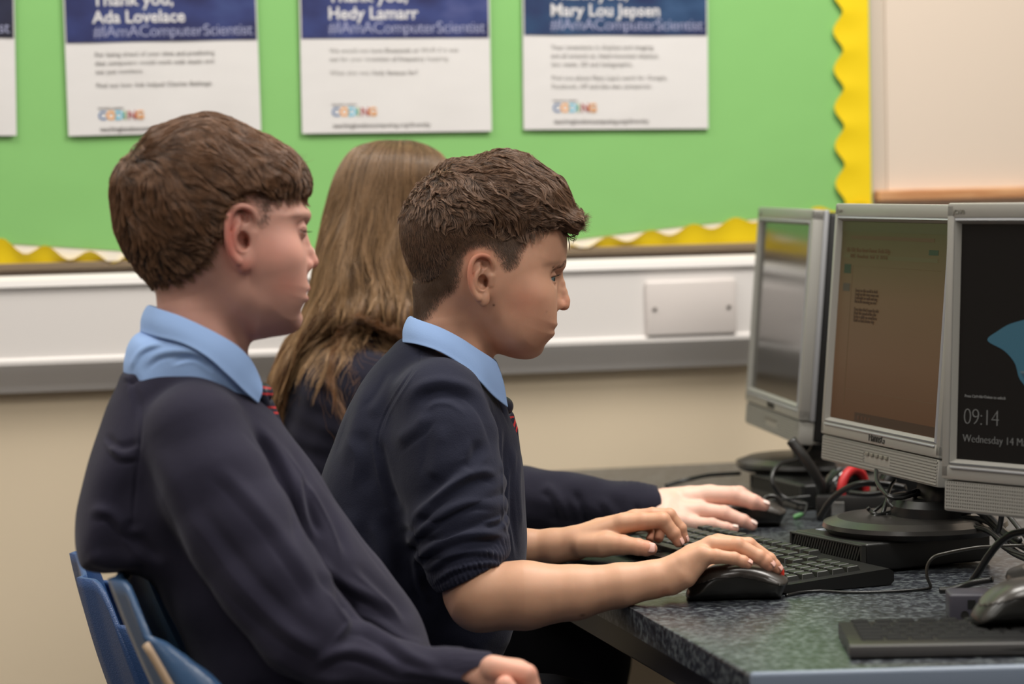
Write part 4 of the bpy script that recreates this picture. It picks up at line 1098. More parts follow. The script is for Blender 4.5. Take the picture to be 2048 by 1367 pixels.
ln = wmap(Rt[:, 0], Rt[:, 1], LEN, 24)[0]; ln = ln * rng.uniform(0.65, 1.15, len(ln))
lift = np.clip(ln / 60, 0.03, 1)
big = ln > 17
s1 = comb(fld, Rt[big], ln[big], flow_m, 9, 0.2, 7.0, 0.8, 30, 11, 0.0, 22)
s1 = s1 + (smoothnoise(s1.reshape(-1, 3), 9, 4).reshape(s1.shape[:2])[..., None] * np.array([1.2, 1.8, 1.5]) * np.linspace(0, 1, 9)[None, :, None])
hair_curves('hair_strands', s1, 0.00016, 0.00006, FM, m_hair, hm)
s2 = comb(fld, Rt[~big], ln[~big], flow_m, 5, 0.0, 2.2, 0.25, 30, 12, 0.12, 0)
hair_curves('cropped_hair', s2, 0.00013, 0.00005, FM, m_hair, hm)
# the fade below: very short hairs straight on the scalp
Rf = scatter(V1, F1, 20000, lambda c: (np.clip(hl(c[:, 0], c[:, 1]) / 40, 0, 1) ** 0.9 * (mask_m(c[:, 0], c[:, 1]) < 4) * (c[:, 2] > -10) * (1 - (np.abs(c[:, 0] - 960) < 27) * (np.abs(c[:, 1] - 556) < 54)) + 1e-9), 2)
s3 = comb(fld, Rf, rng.uniform(0.7, 1.2, len(Rf)) * (3 + 8 * np.clip(hl(Rf[:, 0], Rf[:, 1]) / 44, 0, 1)), flow_m, 4, 0.0, 1.8, 0.2, 30, 13, 0.1, 0)
m_fade = hair_mat('cropped_hair_brown', srgb(62, 46, 36), srgb(122, 95, 75)); hair_curves('fade_hair', s3, 0.00009, 0.00003, FM, m_fade, hm)
# loose curls over the brow and a few flyaways
cr_ = np.random.default_rng(3); P0 = []
for (x, y, w_, dx, dy, n, L_, cv) in [(1136, 428, 10, 1, .25, 110, 42, .1), (1134, 440, 18, 1, .15, 110, 40, -.25), (1140, 450, 8, 1, .1, 90, 34, -.5), (1150, 436, 0, 1, .3, 90, 24, .9), (1148, 444, 0, .9, .35, 120, 30, .3), (1140, 440, 20, .9, .2, 70, 38, -.6), (1150, 448, 5, 1, -.2, 60, 30, -.7), (1146, 456, 0, 1, .1, 60, 26, -.9), (1098, 456, 92, -.15, 1, 6, 26, .55),
                                   (1150, 436, -10, 1, .1, 50, 30, -.3), (1010, 306, 20, .9, -.3, 14, 36, 1.3), (1090, 345, 10, 1, .2, 12, 30, 1.1), (960, 316, 20, .8, -.4, 12, 26, 1.2), (1122, 440, 0, 1, .15, 60, 54, .05)]:
    for i in range(n):
        p = np.array([x, y, w_]) + cr_.normal(size=3) * np.array([4, 3, 8 if x > 1120 else 3]); a = math.atan2(dy, dx) + cr_.normal() * 0.15; s_ = [p.copy()]; l_ = L_ * cr_.uniform(.6, 1.1)
        for k_ in range(8):
            a += cv * 0.16 + cr_.normal() * 0.02; p = p + np.array([math.cos(a), math.sin(a), cr_.normal() * .05]) * l_ / 8; s_.append(p.copy())
        P0.append(s_)
hair_curves('loose_curls', push_out(fld, np.array(P0)), 0.00015, 0.00005, FM, m_hair, hm)
# eyebrow and lashes
er = []; ed = []; m_brow = mat('brow_hair', srgb(72, 50, 38), 0.5)
for i in range(150):
    t = cr_.random(); x = 1090 + 36 * t; y = 530 - 7 * t + cr_.normal() * (2.4 - 1.2 * abs(t - .6)); er.append((x, y, 70 - 44 * t)); ed.append((0.75, -.18 + .12 * cr_.normal(), -.5))
fldh = Field(head_m, (1060, 500, 0), (1150, 590, 90), 3.0)
er = np.array(er, float)
for _ in range(6): er = er - fldh.grad(er) * (fldh(er))[:, None]
ed = np.array(ed); G = fldh.grad(er); ed = ed - G * (ed * G).sum(1, keepdims=True) * .85
lashes('eyebrow', FM, er, ed, 7, 0, m_brow, mid, 0.00008)
lr = [(1090 + 22 * math.cos(a), 557 - 0.19 * 22 * math.cos(a) - 0.8, 50 + 22 * math.sin(a)) for a in np.linspace(-.9, 1.1, 30)]
lashes('eyelashes', FM, lr, [(math.cos(a), -.05, math.sin(a) * .8) for a in np.linspace(-.9, 1.1, 30)], 8, 3.5, m_lash, mid, 0.00014)

# --- jumper
tor_m = spline([(806, 676), (775, 703), (738, 742), (708, 790), (684, 842), (664, 892), (645, 945), (630, 1010), (622, 1100), (626, 1200), (645, 1300), (700, 1350), (850, 1360), (980, 1330), (1012, 1296), (1030, 1250), (1046, 1180),
    (1053, 1100), (1053, 1040), (1049, 965), (1042, 905), (1033, 868), (1020, 832), (1002, 790), (975, 745), (940, 708), (900, 686), (850, 672)], 5, True)
ST = Sil(tor_m)
WT = [(820, 690, 60, 40), (900, 700, 90, 45), (980, 760, 80, 45), (780, 740, 130, 75), (880, 780, 185, 90), (1000, 850, 110, 65), (700, 860, 175, 110), (880, 900, 200, 110), (1020, 950, 130, 70), (660, 1000, 170, 110), (860, 1050, 195, 120), (1030, 1080, 140, 80), (850, 1250, 185, 120), (1000, 1250, 150, 80), (680, 1250, 175, 110)]
slR = [j(880, 806, 3.10, 88), j(895, 880, 3.085, 94), j(907, 960, 3.07, 98), j(918, 1040, 3.05, 93), j(932, 1110, 3.035, 84), j(946, 1165, 3.02, 76)]
slL = [j(885, 800, 3.33, 88), j(930, 950, 3.36, 88), j(968, 1060, 3.37, 62), j(1025, 1096, 3.365, 46)]
cutc = np.array(slR[-1][:3]); cutc = np.array(j(941, 1152, 3.02)); cn = np.array([.447, .894, 0.0]); ce = np.array([.894, -.447, 0.0])
def sweater_m(P, split=False):
    W, D = wmap(P[:, 0], P[:, 1], WT, 60)
    f = inflate(P, ST, W, D, 2.1)
    s_ = chain(P, slR, 20)
    q = P - cutc.astype(f32); a = q @ cn.astype(f32); th = np.arctan2(q[:, 2], q @ ce.astype(f32))
    band = np.clip((a + 40) / 6, 0, 1) * np.clip((4 - a) / 4, 0, 1)
    s_ = s_ - band * (1.5 + 1.6 * np.sin(th * 46)) + np.clip((a + 12) / 12, 0, 1) * 3
    # rolls of pushed-up wool above the cuff
    roll = np.clip((a + 165) / 40, 0, 1) * np.clip((-44 - a) / 10, 0, 1)
    s_ = s_ - roll * (5.5 * np.abs(np.sin(a * 0.085 + 0.5 * np.sin(th * 2 + 1) + 0.9 * th)) - 1)
    s_ = smax(s_, a, 3)
    f = smin(f, s_, 50)
    s2_ = smax(chain(P, slL, 20), P[:, 0] - 1040, 3)
    f = smin(f, s2_, 20)
    # open neck
    f = smax(f, -chain(P, [(903, 650, 0, 84), (912, 690, 0, 84), (925, 712, 0, 82), (965, 745, 0, 62), (1000, 790, 0, 36), (1034, 850, 0, 14)]), 5)
    f = f + 1.1 * smoothnoise(P, 60, 21)
    return f
VS, FS = sdf_mesh(sweater_m, (600, 640, -400), (1120, 1380, 430), 3.2)
NS = vnormals(VS, FS); NS = NS if volume_sign(VS, FS) > 0 else -NS
folds = [([(804, 830), (835, 775), (868, 758), (901, 757), (942, 772), (976, 811), (995, 862), (1004, 905)], 12, 7), ([(840, 800), (870, 780), (910, 782), (950, 810)], 12, -5),
         ([(791, 880), (820, 855), (842, 838), (866, 808)], 13, 5), ([(760, 859), (771, 910), (785, 962), (806, 1010)], 10, -8), ([(819, 1040), (845, 1005), (873, 975), (925, 936), (969, 925), (1003, 946)], 10, 9),
         ([(815, 1090), (835, 1048), (890, 1003), (942, 980), (1006, 986)], 9, 7), ([(826, 1120), (850, 1080), (907, 1047), (976, 1038), (1020, 1058)], 9, 9), ([(835, 1000), (880, 950), (940, 900), (975, 870)], 14, -5),
         ([(1006, 1004), (1000, 1020), (960, 1026)], 6, -7), ([(850, 1120), (900, 1080), (960, 1070), (1014, 1085)], 7, 6), ([(862, 1140), (910, 1105), (970, 1092), (1012, 1100)], 6, 5), ([(832, 1090), (842, 1150), (866, 1190)], 8, 6),
         ([(1007, 839), (1011, 927), (1012, 1000), (1022, 1060)], 6, -7), ([(1024, 880), (1030, 960), (1034, 1060)], 6, 5), ([(1040, 900), (1036, 980), (1043, 1060)], 5, 4), ([(1030, 900), (1022, 1000), (1036, 1120)], 5, -4),
         ([(740, 752), (718, 840), (690, 930)], 16, 6), ([(800, 735), (770, 790), (742, 830)], 12, 5), ([(720, 850), (745, 900), (735, 980)], 18, -6), ([(700, 1000), (720, 1080), (700, 1180)], 22, 6), ([(890, 830), (880, 900), (870, 940)], 18, 5), ([(955, 860), (950, 900), (930, 920)], 12, -5),
         ([(868, 700), (930, 718), (985, 765), (1010, 815), (1030, 862)], 4.5, 5), ([(860, 692), (930, 708), (985, 755)], 3, -3), ([(770, 1010), (800, 1080), (820, 1170)], 20, -8), ([(750, 1000), (770, 1100), (790, 1220)], 22, 5)]
seam = [([(838, 722), (808, 765), (778, 815), (762, 862), (765, 910)], 2.2, -2.2), ([(846, 724), (816, 767), (786, 817), (770, 862)], 2.2, 1.6), ([(842, 694), (841, 725)], 2.0, -1.6)]
VS = strokes(VS, NS, folds); VS = strokes(VS, NS, seam)
sw = emit_mesh('jumper', VS, FS, FM, m_knit, mid)
collar(FM, [(817, 637, 0), (821, 633, 35), (842, 640, 72), (880, 653, 94), (920, 673, 101), (955, 696, 94), (980, 712, 80), (992, 722, 66)],
       [(806, 686, 0), (810, 684, 52), (838, 687, 98), (880, 700, 124), (922, 725, 130), (958, 757, 122), (985, 787, 100), (1016, 813, 70)], m_shirt, mid)
# shirt front and tie in the open neck
def lofted(fr, name, rows, m, par, thick=0.0015, sub=1):
    b = MB(); b.grid([[Vector(p) for p in fr.world(np.array(r, float))] for r in rows]); o = b.build(name, m, par, smooth=True)
    s_ = o.modifiers.new('thickness', 'SOLIDIFY'); s_.thickness = thick; s_.offset = 0
    if sub: q = o.modifiers.new('soft', 'SUBSURF'); q.levels = q.render_levels = sub
    return o
def tie_mesh(fr, parts, lines, m, par, lo, hi, wr_=0.9):
    """a knot and blade, with woven stripes as its own colour"""
    def f(P):
        q = P * np.array([1, 1, wr_], f32); d = None
        for c in parts:
            e = chain(q, c, 2) if len(c) > 1 else ell(P, c[0][:3], c[0][3])
            d = e if d is None else np.minimum(d, e)
        return d
    V, F = sdf_mesh(f, lo, hi, 1.5); col = np.tile(np.array(srgb(30, 34, 52), ), (len(V), 1))
    for (a_, b_) in lines:
        a_ = np.array(a_, float); b_ = np.array(b_, float); ab = b_ - a_; t = np.clip(((V[:, :2] - a_) @ ab) / (ab @ ab), 0, 1)
        d = np.linalg.norm(V[:, :2] - a_ - t[:, None] * ab, axis=1); col[d < 1.9] = srgb(196, 52, 54)
    return emit_mesh('tie', V, F, fr, m, par, col)
m_tie_v = mat('striped_tie_silk', (0.05, 0.05, 0.08), 0.5); _a = N(m_tie_v, 'ShaderNodeAttribute'); _a.attribute_name = 'tint'; L(m_tie_v, _a.outputs['Color'], BS(m_tie_v).inputs['Base Color'])
tie_mesh(FM, [[(1006, 812, 0, (21, 20, 30))], [(1014, 834, 0, 15), (1020, 860, 0, 16), (1027, 900, 0, 14)], [(960, 770, 60, 8), (985, 792, 45, 9), (1000, 812, 22, 9)]],
         [((1022, 871), (1032, 837)), ((1028, 878), (1036, 847)), ((1004, 836), (1026, 833)), ((946, 748), (966, 766))], m_tie_v, mid, (935, 740, -50), (1060, 925, 80))
lofted(FM, 'shirt_front', [[(930, 735, w_) for w_ in (-60, 0, 60)], [(965, 760, w_) for w_ in (-50, 0, 50)], [(995, 800, w_) for w_ in (-34, 0, 34)], [(1016, 850, w_) for w_ in (-18, 0, 18)]], m_shirt, mid, 0.002)
# trousers
def tro_m(P):
    return smin(smin(chain(P, [(830, 1330, -70, 110), (800, 1400, 0, 130), (830, 1330, 70, 110)], 30), chain(P, [(830, 1440, 95, 110), (1100, 1470, 110, 100), (1240, 1480, 115, 88), (1230, 1700, 110, 75), (1210, 1900, 100, 60)], 20), 30),
                chain(P, [(830, 1440, -95, 110), (1100, 1470, -110, 100), (1240, 1480, -115, 88), (1230, 1700, -110, 75), (1210, 1900, -100, 60)], 20), 20)
Vt, Ft = sdf_mesh(tro_m, (640, 1180, -250), (1370, 2000, 250), 12); emit_mesh('trousers', Vt, Ft, FM, m_trouser, mid)
# ------------------------------------------------------------------ the boy on the left, nearer
FB = Frame(440, 560, 2.8)
jb = FB.j
m_skin2 = skin_mat('skin_pink', 0.5)
skull_b = spline([(606, 385), (608, 403), (613, 415), (618.5, 425), (620, 434), (616, 445), (610, 457), (606.5, 468), (606, 480), (608, 495), (611, 512), (613, 530), (614, 546), (615, 561),
    (619, 575), (616, 582), (612.5, 587), (616, 596), (613, 602), (605, 609), (601.5, 622), (605, 638), (598, 657), (580, 668), (544, 674), (512, 678), (485, 664), (450, 645), (410, 610), (370, 588), (330, 570), (302, 548),
    (276, 518), (260, 480), (251, 440), (248, 400), (256, 360), (282, 320), (322, 290), (370, 270), (430, 264), (490, 280), (540, 306), (580, 342)], 4, True)
SB = Sil(skull_b)
WB = [(400, 360, 142, 146), (350, 420, 148, 146), (300, 500, 118, 120), (520, 380, 130, 115), (585, 400, 118, 96), (540, 480, 134, 92), (590, 500, 118, 84), (470, 480, 132, 120), (470, 590, 118, 96), (550, 580, 122, 84), (595, 590, 96, 70), (560, 640, 92, 66), (600, 640, 66, 52), (340, 550, 112, 96)]
def head_b(P):
    x, y, w_ = P[:, 0], P[:, 1], P[:, 2]
    W, D = wmap(x, y, WB, 38)
    f = inflate(P, SB, W, D, 2.2)
    Q = np.stack([x, y, np.abs(w_)], 1)
    neck = chain(P, [(385, 560, 0, 76), (402, 620, 0, 88), (402, 690, 0, 94), (395, 780, 0, 104)])
    f = smin(f, neck, 30)
    m = (x > 500)
    if m.any():
        q = Q[m]; h = f[m]
        h = smin(h, cap(q, (607, 430, 24), (590, 434, 74), 8, 5), 18)
        h = smin(h, ell(q, (556, 522, 86), (42, 42, 36)), 40)
        h = smin(h, ell(q, (562, 588, 72), (38, 38, 33)), 38)
        h = smax(h, -ell(q, (616, 460, 58), (22, 15, 26)), 12)
        lid = sph(q, (589, 461, 56), 23.5); dx = q[:, 0] - 589; dy = q[:, 1] - 461
        wedge = np.maximum(np.maximum(-(dy - 0.16 * dx), dy - 0.26 * dx - 0.3), 8 - dx)
        lid = smax(lid, -wedge, 2.0); h = smin(h, smax(lid, -sph(q, (589, 461, 56), 20.5), 1), 4)
        n_ = chain(q, [(605, 466, 0, 9), (608, 484, 0, 10), (617, 504, 0, 11), (624, 523, 0, 13)], 4)
        n_ = smin(n_, chain(q, [(602, 480, 0, 10), (602, 505, 7, 13), (605, 528, 12, 15)], 4), 9)
        n_ = smin(n_, ell(q, (612, 532, 17), (13, 11, 8)), 6); h = smin(h, n_, 9)
        h = smax(h, -ell(q, (617, 543, 10), (7, 4, 3.5)), 3)
        up = chain(q, [(612, 576, 0, 8), (606, 579, 14, 6), (596, 585, 28, 3)], 3); lo_ = chain(q, [(608, 597, 0, 8), (603, 596, 13, 6), (593, 590, 28, 3)], 3)
        h = smin(h, smin(up, lo_, 0.5), 4)
        h = smax(h, -chain(q, [(616, 587, 0, 1.3), (608, 587.5, 14, 1.2), (596, 587, 25, 0.8)]), 3)
        h = smax(h, -cap(q, (604, 611, 0), (594, 610, 24), 3, 2), 8)
        f[m] = h
    f = ear(P, f, 448, 411, 1.22, 1.27, 124, 1); return ear(P, f, 448, 411, 1.22, 1.27, 124, -1)
SKB = srgb(208, 158, 142)
V1, F1 = sdf_mesh(head_b, (215, 235, -185), (655, 830, 190), 2.4)
blobs = [((545, 500, 110), (56, 40, 80), srgb(212, 140, 124), 0.5), ((570, 570, 90), (30, 26, 60), srgb(206, 126, 108), 0.5), ((630, 526, 0), (18, 16, 30), srgb(226, 152, 136), 0.5),
         ((612, 577, 0), (15, 9, 30), srgb(196, 108, 102), 0.9), ((609, 597, 0), (15, 9, 28), srgb(204, 118, 110), 0.9), ((606, 455, 62), (16, 12, 26), srgb(168, 114, 106), 0.5),
         ((460, 480, 150), (16, 70, 26), srgb(216, 110, 98), 0.65), ((488, 535, 140), (18, 18, 30), srgb(216, 110, 98), 0.4), ((487, 430, 150), (14, 14, 26), srgb(190, 84, 72), 0.6), ((489, 482, 128), (8, 14, 16), srgb(110, 46, 38), 0.8)]  # socket and ear hollows darkened, shade painted into the skin
cb = paint(V1, SKB, blobs)
hlb = Sil(spline([(300, 560), (240, 520), (200, 400), (260, 260), (420, 200), (600, 290), (640, 390), (610, 404), (580, 396), (556, 402), (544, 430), (530, 455), (512, 456), (508, 420), (492, 398), (466, 402), (448, 430), (436, 478), (415, 520), (385, 556), (345, 572)], 6, True))
k = np.clip(hlb(V1[:, 0], V1[:, 1]) / 40 + 0.03, 0, 1) * np.where(V1[:, 0] > 440, 0.42, 0.72)
k = (k * (1 - (np.abs(V1[:, 2]) > 132) * (np.abs(V1[:, 0] - 478) < 34) * (np.abs(V1[:, 1] - 475) < 76)))[:, None]
cb = cb * (1 - k) + np.array(srgb(104, 88, 80)) * k
eb = np.exp(-(((V1[:, 1] - 432 - (V1[:, 0] - 600) * -0.1) / 6.5) ** 2) - ((V1[:, 0] - 600) / 22) ** 4) * (np.abs(V1[:, 2]) > 14) * (V1[:, 0] > 570)
cb = cb * (1 - 0.6 * eb[:, None]) + np.array(srgb(96, 64, 52)) * 0.6 * eb[:, None]
pieces = [(V1, F1, cb)]
B_fore = [jb(800, 1345, 2.63, 34), jb(900, 1348, 2.62, 34), jb(985, 1350, 2.615, 38)]
B_palm = [[jb(980, 1350, 2.615, 40), jb(1030, 1358, 2.61, 42)], [jb(985, 1335, 2.60, 26), jb(1052, 1348, 2.595, 22)], [jb(985, 1345, 2.62, 28), jb(1054, 1362, 2.61, 24)], [jb(985, 1360, 2.64, 28), jb(1048, 1380, 2.63, 24)]]
B_f = [[jb(1052, 1350, 2.595, 22), jb(1068, 1385, 2.595, 18), jb(1050, 1420, 2.595, 15)], [jb(1054, 1364, 2.615, 23), jb(1066, 1400, 2.615, 19), jb(1045, 1430, 2.615, 15)],
       [jb(1050, 1380, 2.635, 22), jb(1060, 1415, 2.635, 18), jb(1040, 1440, 2.635, 14)], [jb(1045, 1392, 2.65, 20), jb(1050, 1425, 2.65, 16), jb(1030, 1445, 2.65, 13)], [jb(1010, 1370, 2.58, 20), jb(1035, 1400, 2.575, 17), jb(1048, 1420, 2.575, 14)]]
armB = lambda P: smin(chain(P, B_fore, 10), hand(P, B_palm, B_f), 8)
pieces.append(limb_piece(armB, B_fore + [p for g in B_f for p in g], 3.0, srgb(226, 172, 150), [((*p[:3],), p[3] * 1.2, srgb(226, 132, 112), 0.4) for g in B_f for p in g[:1]]))
V4, F4 = sdf_mesh(lambda P: smin(ell(P, (400, 950, 0), (105, 230, 130)), cap(P, (520, 1200, 0), (600, 1400, 0), 100, 120), 40), (230, 660, -190), (720, 1580, 190), 14); pieces.append((V4, F4, np.tile(SKB, (len(V4), 1))))
left = person(FB, pieces, m_skin2, 'boy with straight brown fringe and red ear, leaning back in faded navy jumper')
eye(FB, (589, 461, 56), 20.3, (1, 0.3, 0.1), left, (m_eyew, m_iris, m_pupil)); eye(FB, (589, 461, -56), 20.3, (1, 0.3, -0.1), left, (m_eyew, m_iris, m_pupil))
lashes('eyelashes', FB, [(589 + 23.4 * math.cos(a), 461 + 3.6, 56 + 23 * math.sin(a)) for a in np.linspace(-1.0, 1.0, 34)], [(math.cos(a), .12, math.sin(a) * .7) for a in np.linspace(-1.0, 1.0, 34)], 11, 2.5, m_lash, left, 0.00022)
# hair
out_b = spline([(609, 404), (618, 385), (620, 364), (614, 344), (604, 326), (582, 302), (542, 278), (506, 263), (476, 247), (451, 236), (422, 230), (392, 233), (362, 242), (335, 251), (300, 265), (272, 299), (240, 334), (227, 364), (228, 411), (233, 454),
    (248, 494), (272, 533), (302, 568), (330, 582), (400, 620), (500, 640), (580, 560), (600, 480)], 5, True)
SOB = Sil(out_b)
mask_b = Sil(np.array([(660, 330), (660, 410), (612, 404), (598, 396), (580, 391), (566, 400), (545, 394), (520, 380), (498, 378), (480, 386), (464, 402), (446, 428), (436, 466), (420, 498), (404, 524), (372, 548), (338, 562), (310, 572), (270, 585), (190, 540), (170, 300), (300, 190), (660, 190)], float))
THB = [(430, 270, 22, 16), (540, 320, 20, 16), (350, 320, 18, 16), (480, 340, 20, 16), (420, 420, 16, 14), (330, 440, 14, 12), (520, 370, 16, 8), (590, 370, 6, -8), (612, 380, -14, -30), (300, 530, 6, 6), (380, 520, 7, 8), (450, 430, 8, 10), (260, 450, 10, 8), (480, 385, 10, 8)]
def hair_b(P):
    x, y, w_ = P[:, 0], P[:, 1], P[:, 2]
    W, D = wmap(x, y, WB, 38); t, dd = wmap(x, y, THB, 40)
    f = inflate(P, SOB, W + t, np.maximum(D + dd, 30), 2.2)
    q = P @ np.array([[0.45, 0.5, 0], [-0.5, 1.1, 0], [0, 0, 1]], f32)
    nn = np.abs(smoothnoise(q, 15, 31)) * 1.6 + smoothnoise(P, 22, 32) * 0.8
    f = f - np.clip(t / 16, 0, 1) * (nn * 1.6 - 1.4)
    return smax(f, -mask_b(x, y), 4)
VH, FH = sdf_mesh(hair_b, (205, 215, -195), (650, 600, 195), 2.8)
m_hair_b = hair_mat('brown_hair_sleek', srgb(46, 32, 24), srgb(150, 108, 78)); m_hbase_b = mat('brown_hair_mass_sleek', srgb(40, 28, 21), 0.65)
hb = emit_mesh('hair', VH, FH, FB, m_hbase_b, left)
fldb = Field(lambda P: np.minimum(hair_b(P), head_b(P)), (200, 205, -30), (660, 610, 215), 5.5)
FLB = [(300, 290, .8, -.4, .2), (270, 330, .2, .8, .5), (350, 260, 1, -.15, .3), (420, 245, 1, .1, .3), (480, 270, 1, .4, .3), (540, 300, .9, .6, .3), (585, 330, .7, .9, .2), (605, 370, .25, 1, .1), (440, 330, .8, .7, .3), (510, 350, .75, .75, .1), (560, 380, .55, .9, 0),
       (370, 330, .6, .8, .3), (320, 380, .3, 1, .2), (260, 400, .1, 1, .2), (420, 400, .75, .6, 0), (470, 390, .8, .5, 0), (350, 460, .6, .8, 0), (280, 480, .3, 1, 0), (400, 480, .8, .55, -.1), (330, 540, .6, .8, 0), (430, 440, .85, .3, 0)]
def flow_b(P, t):
    d = np.stack(wmap(P[:, 0], P[:, 1], FLB, 34), 1); return d / (np.linalg.norm(d, axis=1, keepdims=True) + 1e-9)
LENB = [(420, 260, 90), (540, 310, 80), (350, 300, 80), (480, 340, 70), (590, 365, 26), (612, 376, 12), (560, 384, 14), (420, 400, 56), (300, 400, 56), (350, 500, 34), (300, 550, 14), (400, 510, 24), (450, 420, 34), (260, 330, 60), (540, 390, 30), (500, 385, 20)]
Rt = scatter(VH, FH, 24000, lambda c: (mask_b(c[:, 0], c[:, 1]) > -1) * (c[:, 2] > -50) * (head_b(c.astype(f32)) > -3) * 1.0, 5)
ln = wmap(Rt[:, 0], Rt[:, 1], LENB, 28)[0] * rng.uniform(0.65, 1.1, len(Rt))
s1 = comb(fldb, Rt, ln, flow_b, 9, 0.3, 6.5, 0.5, 40, 41, 0.0, 26)
hair_curves('hair_strands', s1, 0.00020, 0.00008, FB, m_hair_b, hb)
Rf = scatter(V1, F1, 1100, lambda c: (np.clip(hlb(c[:, 0], c[:, 1]) / 36, 0, 1) * (mask_b(c[:, 0], c[:, 1]) < 3) * (c[:, 2] > 0) + 1e-9), 6)
s3 = comb(fldb, Rf, rng.uniform(4, 8, len(Rf)), flow_b, 3, 0.0, 1.5, 0.2, 30, 13, 0.1, 0)
hair_curves('fade_hair', s3, 0.00010, 0.00005, FB, m_fade, hb)
P0 = []
for (x, y, w_, dx, dy, n, L_, cv) in [(604, 318, 40, 1, .3, 3, 26, -.9), (262, 318, 30, .2, -1, 10, 24, 1.2), (290, 285, 20, .2, -1, 12, 26, 1.4), (590, 312, 30, 1, -.1, 4, 24, .5), (612, 376, 20, .05, 1, 30, 18, .1), (606, 376, 60, .05, 1, 30, 16, .1)]:
    for i in range(n):
        p = np.array([x, y, w_]) + cr_.normal(size=3) * np.array([5, 4, 12]); a = math.atan2(dy, dx) + cr_.normal() * 0.12; s_ = [p.copy()]; l_ = L_ * cr_.uniform(.6, 1.1)
        for k_ in range(7):
            a += cv * 0.16; p = p + np.array([math.cos(a), math.sin(a), 0]) * l_ / 7; s_.append(p.copy())
        P0.append(s_)
hair_curves('loose_strands', push_out(fldb, np.array(P0)), 0.00018, 0.00006, FB, m_hair_b, hb)

# jumper
tor_b = spline([(246, 742), (232, 775), (214, 815), (194, 868), (176, 928), (162, 985), (153, 1035), (150, 1080), (158, 1115), (172, 1132), (206, 1140), (250, 1142), (300, 1160), (340, 1230), (380, 1320), (430, 1420), (600, 1480), (820, 1460), (868, 1380),
    (862, 1310), (846, 1255), (816, 1195), (768, 1135), (722, 1078), (680, 1015), (645, 960), (610, 908), (578, 868), (556, 836), (532, 805), (500, 776), (460, 742), (400, 718), (330, 716), (280, 728)], 5, True)
STB = Sil(tor_b)
WTB = [(270, 745, 90, 40), (350, 750, 120, 50), (450, 770, 130, 55), (530, 830, 110, 55), (250, 850, 190, 95), (400, 850, 205, 90), (560, 900, 150, 70), (200, 1000, 190, 70), (400, 1000, 215, 130), (640, 1010, 160, 75), (190, 1100, 170, 45), (300, 1120, 180, 70), (520, 1150, 210, 140), (760, 1180, 165, 85), (600, 1350, 210, 140), (820, 1300, 170, 80)]
slB = [jb(392, 868, 2.705, 100), jb(430, 960, 2.685, 108), jb(480, 1060, 2.67, 110), jb(540, 1160, 2.655, 106), jb(610, 1258, 2.645, 96), jb(690, 1320, 2.64, 80), jb(800, 1342, 2.632, 60), jb(900, 1346, 2.625, 50), jb(1000, 1350, 2.615, 46)]
slB2 = [jb(400, 868, 2.93, 100), jb(520, 1100, 2.95, 104), jb(640, 1300, 2.95, 84), jb(900, 1380, 2.90, 50)]
cutb = np.array(jb(990, 1340, 2.615), f32); cnb = nrm((0.93, 0.30 * -1 + .1, 0)).astype(f32)
def sweater_b(P):
    W, D = wmap(P[:, 0], P[:, 1], WTB, 62)
    f = inflate(P, STB, W, D, 2.1)
    s_ = chain(P, slB, 20); q = P - cutb; a = q @ cnb; th = np.arctan2(q[:, 2], q[:, 1])
    band = np.clip((a + 80) / 8, 0, 1); s_ = s_ - band * (1.0 * np.sin(th * 40) - 1.0)
    s_ = smax(s_, a, 3); f = smin(f, s_, 34); f = smin(f, chain(P, slB2, 20), 30)
    f = smax(f, -chain(P, [(395, 660, 0, 92), (400, 700, 0, 94), (410, 722, 0, 90)]), 6)
    return f + 1.6 * smoothnoise(P, 70, 51)
VS, FS = sdf_mesh(sweater_b, (130, 690, -430), (1070, 1500, 430), 4.0)
NS = vnormals(VS, FS); NS = NS if volume_sign(VS, FS) > 0 else -NS
folds = [([(246, 745), (262, 752), (330, 733), (400, 732), (450, 752), (510, 806)], 6, 6), ([(258, 762), (272, 768), (286, 830)], 9, -6), ([(290, 770), (285, 870), (275, 960), (270, 1040)], 3.5, -4),
         ([(225, 880), (250, 900), (285, 895)], 9, 8), ([(215, 860), (245, 882), (290, 872)], 8, -6), ([(180, 1010), (225, 1008), (262, 1042), (300, 1052)], 12, 9), ([(180, 1090), (230, 1110), (300, 1100)], 16, 7), ([(255, 1020), (280, 1060), (330, 1110)], 14, -10),
         ([(480, 820), (545, 890), (590, 980), (600, 1080)], 13, 9), ([(560, 870), (620, 950), (668, 1040), (690, 1110)], 9, -9), ([(420, 900), (500, 980), (580, 1080), (640, 1180)], 16, 8), ([(380, 960), (470, 1080), (560, 1180), (640, 1240)], 16, -6),
         ([(400, 1040), (480, 1140), (570, 1220), (660, 1270)], 18, 8), ([(330, 950), (400, 1080), (500, 1220), (580, 1300)], 22, 7), ([(640, 1120), (676, 1170), (694, 1210), (650, 1260)], 12, -12), ([(620, 1090), (660, 1140), (740, 1185), (800, 1230)], 12, 9),
         ([(700, 1110), (760, 1170), (820, 1240)], 11, -7), ([(600, 1290), (660, 1256), (720, 1265), (800, 1305)], 12, 10), ([(680, 1200), (740, 1230), (800, 1270), (860, 1290)], 11, 9), ([(640, 1310), (720, 1330), (820, 1325), (900, 1322)], 9, -7),
         ([(590, 860), (660, 970), (740, 1090), (800, 1170)], 8, 6), ([(606, 930), (612, 1000), (640, 1070)], 10, -8), ([(770, 1290), (840, 1300), (940, 1318)], 9, 8), ([(300, 860), (360, 960), (420, 1080)], 24, 6), ([(520, 1250), (600, 1300), (700, 1318)], 14, 7)]
VS = strokes(VS, NS, folds)
swb = emit_mesh('jumper', VS, FS, FB, m_knit2, left)
